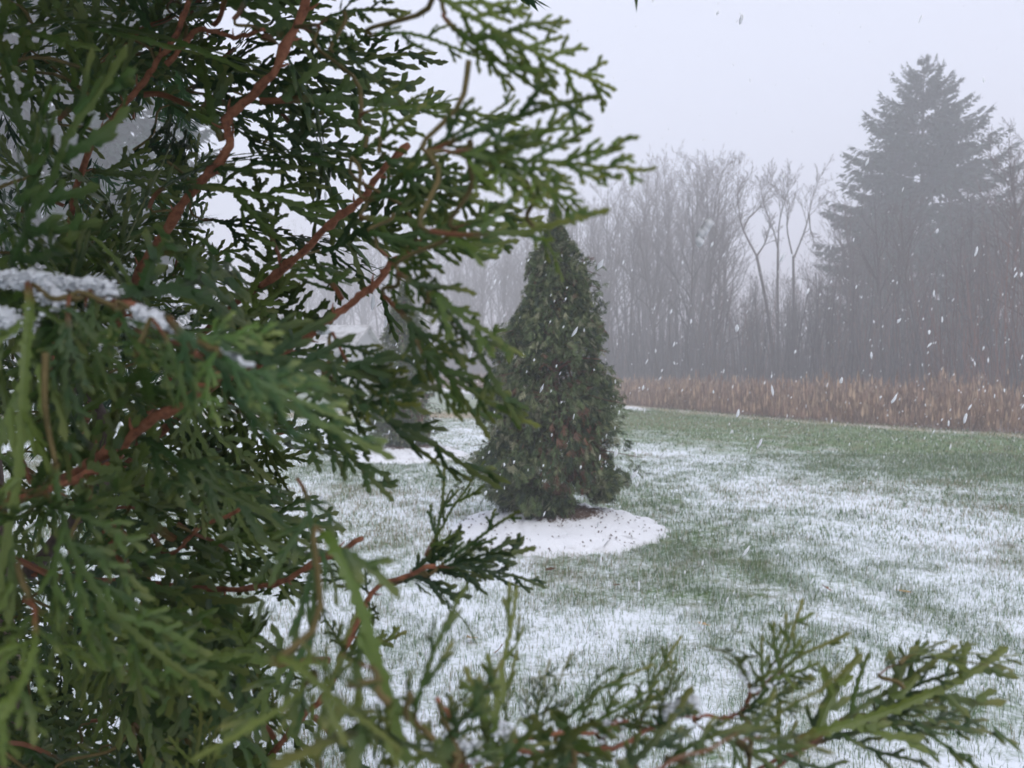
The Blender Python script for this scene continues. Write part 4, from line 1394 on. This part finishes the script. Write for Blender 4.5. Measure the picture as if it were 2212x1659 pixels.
# the rest of its crown: beyond the trunk, plus unseen foliage added to darken the inside
rc = np.random.default_rng(404)
Nc = 26000
tz = rc.uniform(0.05, 3.3, Nc)
rad = np.interp(tz, [0, 0.5, 1.2, 2.0, 2.7, 3.3], [0.66, 0.82, 0.92, 0.82, 0.5, 0.08])
az = rc.uniform(0, 6.283, Nc)
fr = 0.25 + 0.75 * rc.random(Nc) ** 0.6
pos = np.column_stack([NT[0] + rad * fr * np.cos(az), NT[1] + rad * fr * np.sin(az), tz])
rel_d = pos[:, 1]
pxx = 1106 + 1660 * pos[:, 0] / np.maximum(rel_d, 0.05)
pyy = 790 - 1660 * (pos[:, 2] - CAM_H) / np.maximum(rel_d, 0.05)
inview = (pxx > -150) & (pyy > -150) & (pyy < 1800) & (rel_d > 0)
lim = np.interp(pyy, MASK_Y, MASK_X)
keep = ~inview | ((rel_d > 0.90) & (pxx < lim - 360) & (rc.random(Nc) < 0.30))
keep &= ~((rel_d < 0.5) & (pos[:, 0] > -0.36) & (np.abs(pos[:, 2] - CAM_H) < 0.26))
keep &= ~((pos[:, 0] > 0.12) & (pos[:, 2] < 1.4))
pos = pos[keep]; az = az[keep]; m = len(pos)
d = np.column_stack([np.cos(az), np.sin(az), rc.uniform(-1.0, 0.5, m)]) + rc.normal(0, 0.3, (m, 3)); d /= np.linalg.norm(d, axis=1)[:, None]
nr = np.cross(d, rc.normal(0, 1, (m, 3))); nr /= np.linalg.norm(nr, axis=1)[:, None]
pal = np.array([[0.030, 0.075, 0.028], [0.045, 0.100, 0.030], [0.022, 0.058, 0.026], [0.08, 0.12, 0.04]])
V, Q, C = fan_sprays(pos, d, nr, rc.uniform(0.06, 0.12, m), pal[rc.integers(0, 4, m)] * rc.uniform(0.8, 1.2, (m, 1)))
o = obj("crown", make_mesh("near_shading_crown", V - NT, Q, None, C, M_FOL, False), near_tree)
o['kind'] = 'stuff'

# ------------------------------------------------------------------ snow caught on the near boughs
rs = np.random.default_rng(66)
ico_v, ico_f = None, None


def lump(mb, c, r, rng):
    """a rough snow crumb cluster: squashed lumpy ball"""
    nu, nv = 7, 4
    V = []
    ph = rng.uniform(0, 6.28, 4)
    for i in range(nv + 1):
        th = math.pi * i / nv
        for j in range(nu):
            a = 2 * math.pi * j / nu
            k = 1 + 0.22 * math.sin(3 * a + ph[0] + 2 * th) + 0.18 * math.sin(5 * th + ph[1] + a) + rng.normal(0, 0.08)
            V.append((c[0] + r[0] * k * math.sin(th) * math.cos(a), c[1] + r[1] * k * math.sin(th) * math.sin(a), c[2] + r[2] * k * math.cos(th)))
    Q = [(i * nu + j, (i + 1) * nu + j, (i + 1) * nu + (j + 1) % nu, i * nu + (j + 1) % nu) for i in range(nv) for j in range(nu)]
    mb.add(V, Q)


mb = MB()


def snow_run(a, b, n_, spread, rmin, rmax):
    A, B = P(*a), P(*b)
    for k in range(n_):
        c = A + (B - A) * rs.random() + rs.normal(0, spread, 3) * (1, 1, 0.5)
        r = rs.uniform(rmin, rmax)
        lump(mb, c, (r * rs.uniform(1, 1.7), r * rs.uniform(1, 1.5), r * rs.uniform(0.5, 0.9)), rs)




def snow_drift(pts, rmin, rmax):
    c3 = bezier_poly([P(*q) for q in pts], 46) + rs.normal(0, 0.0007, (46, 3))
    u = np.linspace(0, 1, 46)
    rr = rmin + (rmax - rmin) * np.abs(fbm(u * 9 + rs.random() * 50, u * 0 + 3.3, 8, 3)) * np.sin(u * math.pi) ** 0.4
    c3[:, 2] += rr * 0.6
    mb.tube(c3, np.maximum(rr, 0.0003), 12, jitter=0.16, rng=rs)


for k in range(3): snow_drift([(-40, 596 + 9 * k, .31), (60, 598 + 12 * k, .31), (165, 614 + 6 * k, .30)], .0005, .0030)
snow_drift([(95, 612, .295), (118, 640, .29), (125, 672, .285)], .0005, .0025)
snow_drift([(160, 612, .30), (210, 622, .295), (250, 640, .29)], .0006, .0030)
for k in range(2): snow_drift([(-20, 672 + 14 * k, .27), (10, 684 + 10 * k, .27), (42, 708, .27)], .0005, .0030)
for k in range(2): snow_drift([(288, 668 + 8 * k, .275), (335, 692 + 10 * k, .272), (388, 716, .27)], .0005, .0028)
snow_drift([(420, 738, .255), (470, 762, .25), (545, 795, .235)], .0003, .0018)
snow_drift([(1436, 1550, .285), (1470, 1528, .283), (1506, 1515, .28)], .0006, .0034)
snow_run((-30, 600, .31), (165, 612, .30), 160, .0030, .0003, .0009)
snow_run((100, 625, .295), (120, 660, .285), 90, .003, .0003, .0009)
snow_run((180, 612, .30), (245, 636, .29), 90, .003, .0003, .0009)
snow_run((-10, 680, .27), (40, 700, .27), 120, .004, .0003, .0010)
snow_run((290, 672, .275), (385, 718, .27), 70, .0028, .0003, .0009)
snow_run((690, 700, .40), (700, 720, .40), 40, .002, .0005, .0012)
snow_run((225, 750, .45), (250, 770, .44), 50, .003, .0005, .0012)
snow_run((1075, 1570, .26), (1100, 1590, .26), 45, .002, .0003, .0009)
snow_run((1010, 1600, .25), (1030, 1640, .25), 40, .002, .0003, .0009)
snow_run((1440, 1545, .285), (1500, 1520, .28), 130, .0022, .0003, .0009)
snow_run((1290, 1555, .28), (1330, 1590, .28), 60, .003, .0003, .0009)
snow_run((1600, 1435, .295), (1630, 1490, .295), 30, .002, .0003, .0009)
tag(obj("clinging_snow", mb.mesh("clinging_snow", M_SNOW)), "crumbs of fresh snow caught on the near green boughs", kind='stuff')

# ------------------------------------------------------------------ falling snow
rf = np.random.default_rng(31)
NF = 4000
mb = MB()
dd = 0.9 + 10.5 * rf.random(NF) ** 0.75
for k in range(NF):
    d = dd[k]
    c = P(rf.uniform(-60, 2280), rf.uniform(-60, 1600), d)
    if c[2] < 0.08: continue
    if c[2] - CAM_H > 0.16 * d and rf.random() < 0.75: continue
    r = rf.uniform(0.0024, 0.0068) * (1.25 if rf.random() < 0.12 else 1.0) * (0.75 + 0.06 * d)
    ax = unit(np.array([0.28 + rf.normal(0, 0.22), rf.normal(0, 0.3), 1.0]))
    s1 = unit(np.cross(ax, rf.standard_normal(3))); s2 = np.cross(ax, s1)
    el = rf.uniform(1.1, 2.5)
    a = np.arange(6) / 6 * 6.283
    rings = []
    for zf, rr in ((-0.62, 0.62), (0.0, 1.0), (0.62, 0.60)):
        k_ = rr * (1 + 0.28 * rf.standard_normal(6))[:, None]
        rings.append(c + ax * (zf * r * el) + r * 0.62 * k_ * (np.cos(a)[:, None] * s1 + 0.8 * np.sin(a)[:, None] * s2))
    V = np.vstack([rings[0], rings[1], rings[2], [c - ax * r * el], [c + ax * r * el]])
    Qf = [(6 * g_ + j_, 6 * g_ + (j_ + 1) % 6, 6 * g_ + 6 + (j_ + 1) % 6, 6 * g_ + 6 + j_) for g_ in (0, 1) for j_ in range(6)]
    Tf = [(18, (j_ + 1) % 6, j_) for j_ in range(6)] + [(19, 12 + j_, 12 + (j_ + 1) % 6) for j_ in range(6)]
    mb.add(V, Qf, Tf)
# one flake drifting close to the lens
c = P(1520, 500, 0.42)
for q in range(5):
    lump(mb, c + np.array([0.0016, 0, 0.0034]) * (q - 2) * 0.8 + rf.normal(0, 0.0006, 3), (0.0024, 0.002, 0.0030), rf)
tag(obj("falling_snow", mb.mesh("falling_snow", M_FLAKE, True)), "snowflakes drifting down in front of the wood and trees", kind='stuff')
import sys
print("SPR", n_spray[0], cnt, file=sys.stderr)
print("sprays", n_spray[0], "tris", sum(len(m.polygons) * 2 for m in bpy.data.meshes))
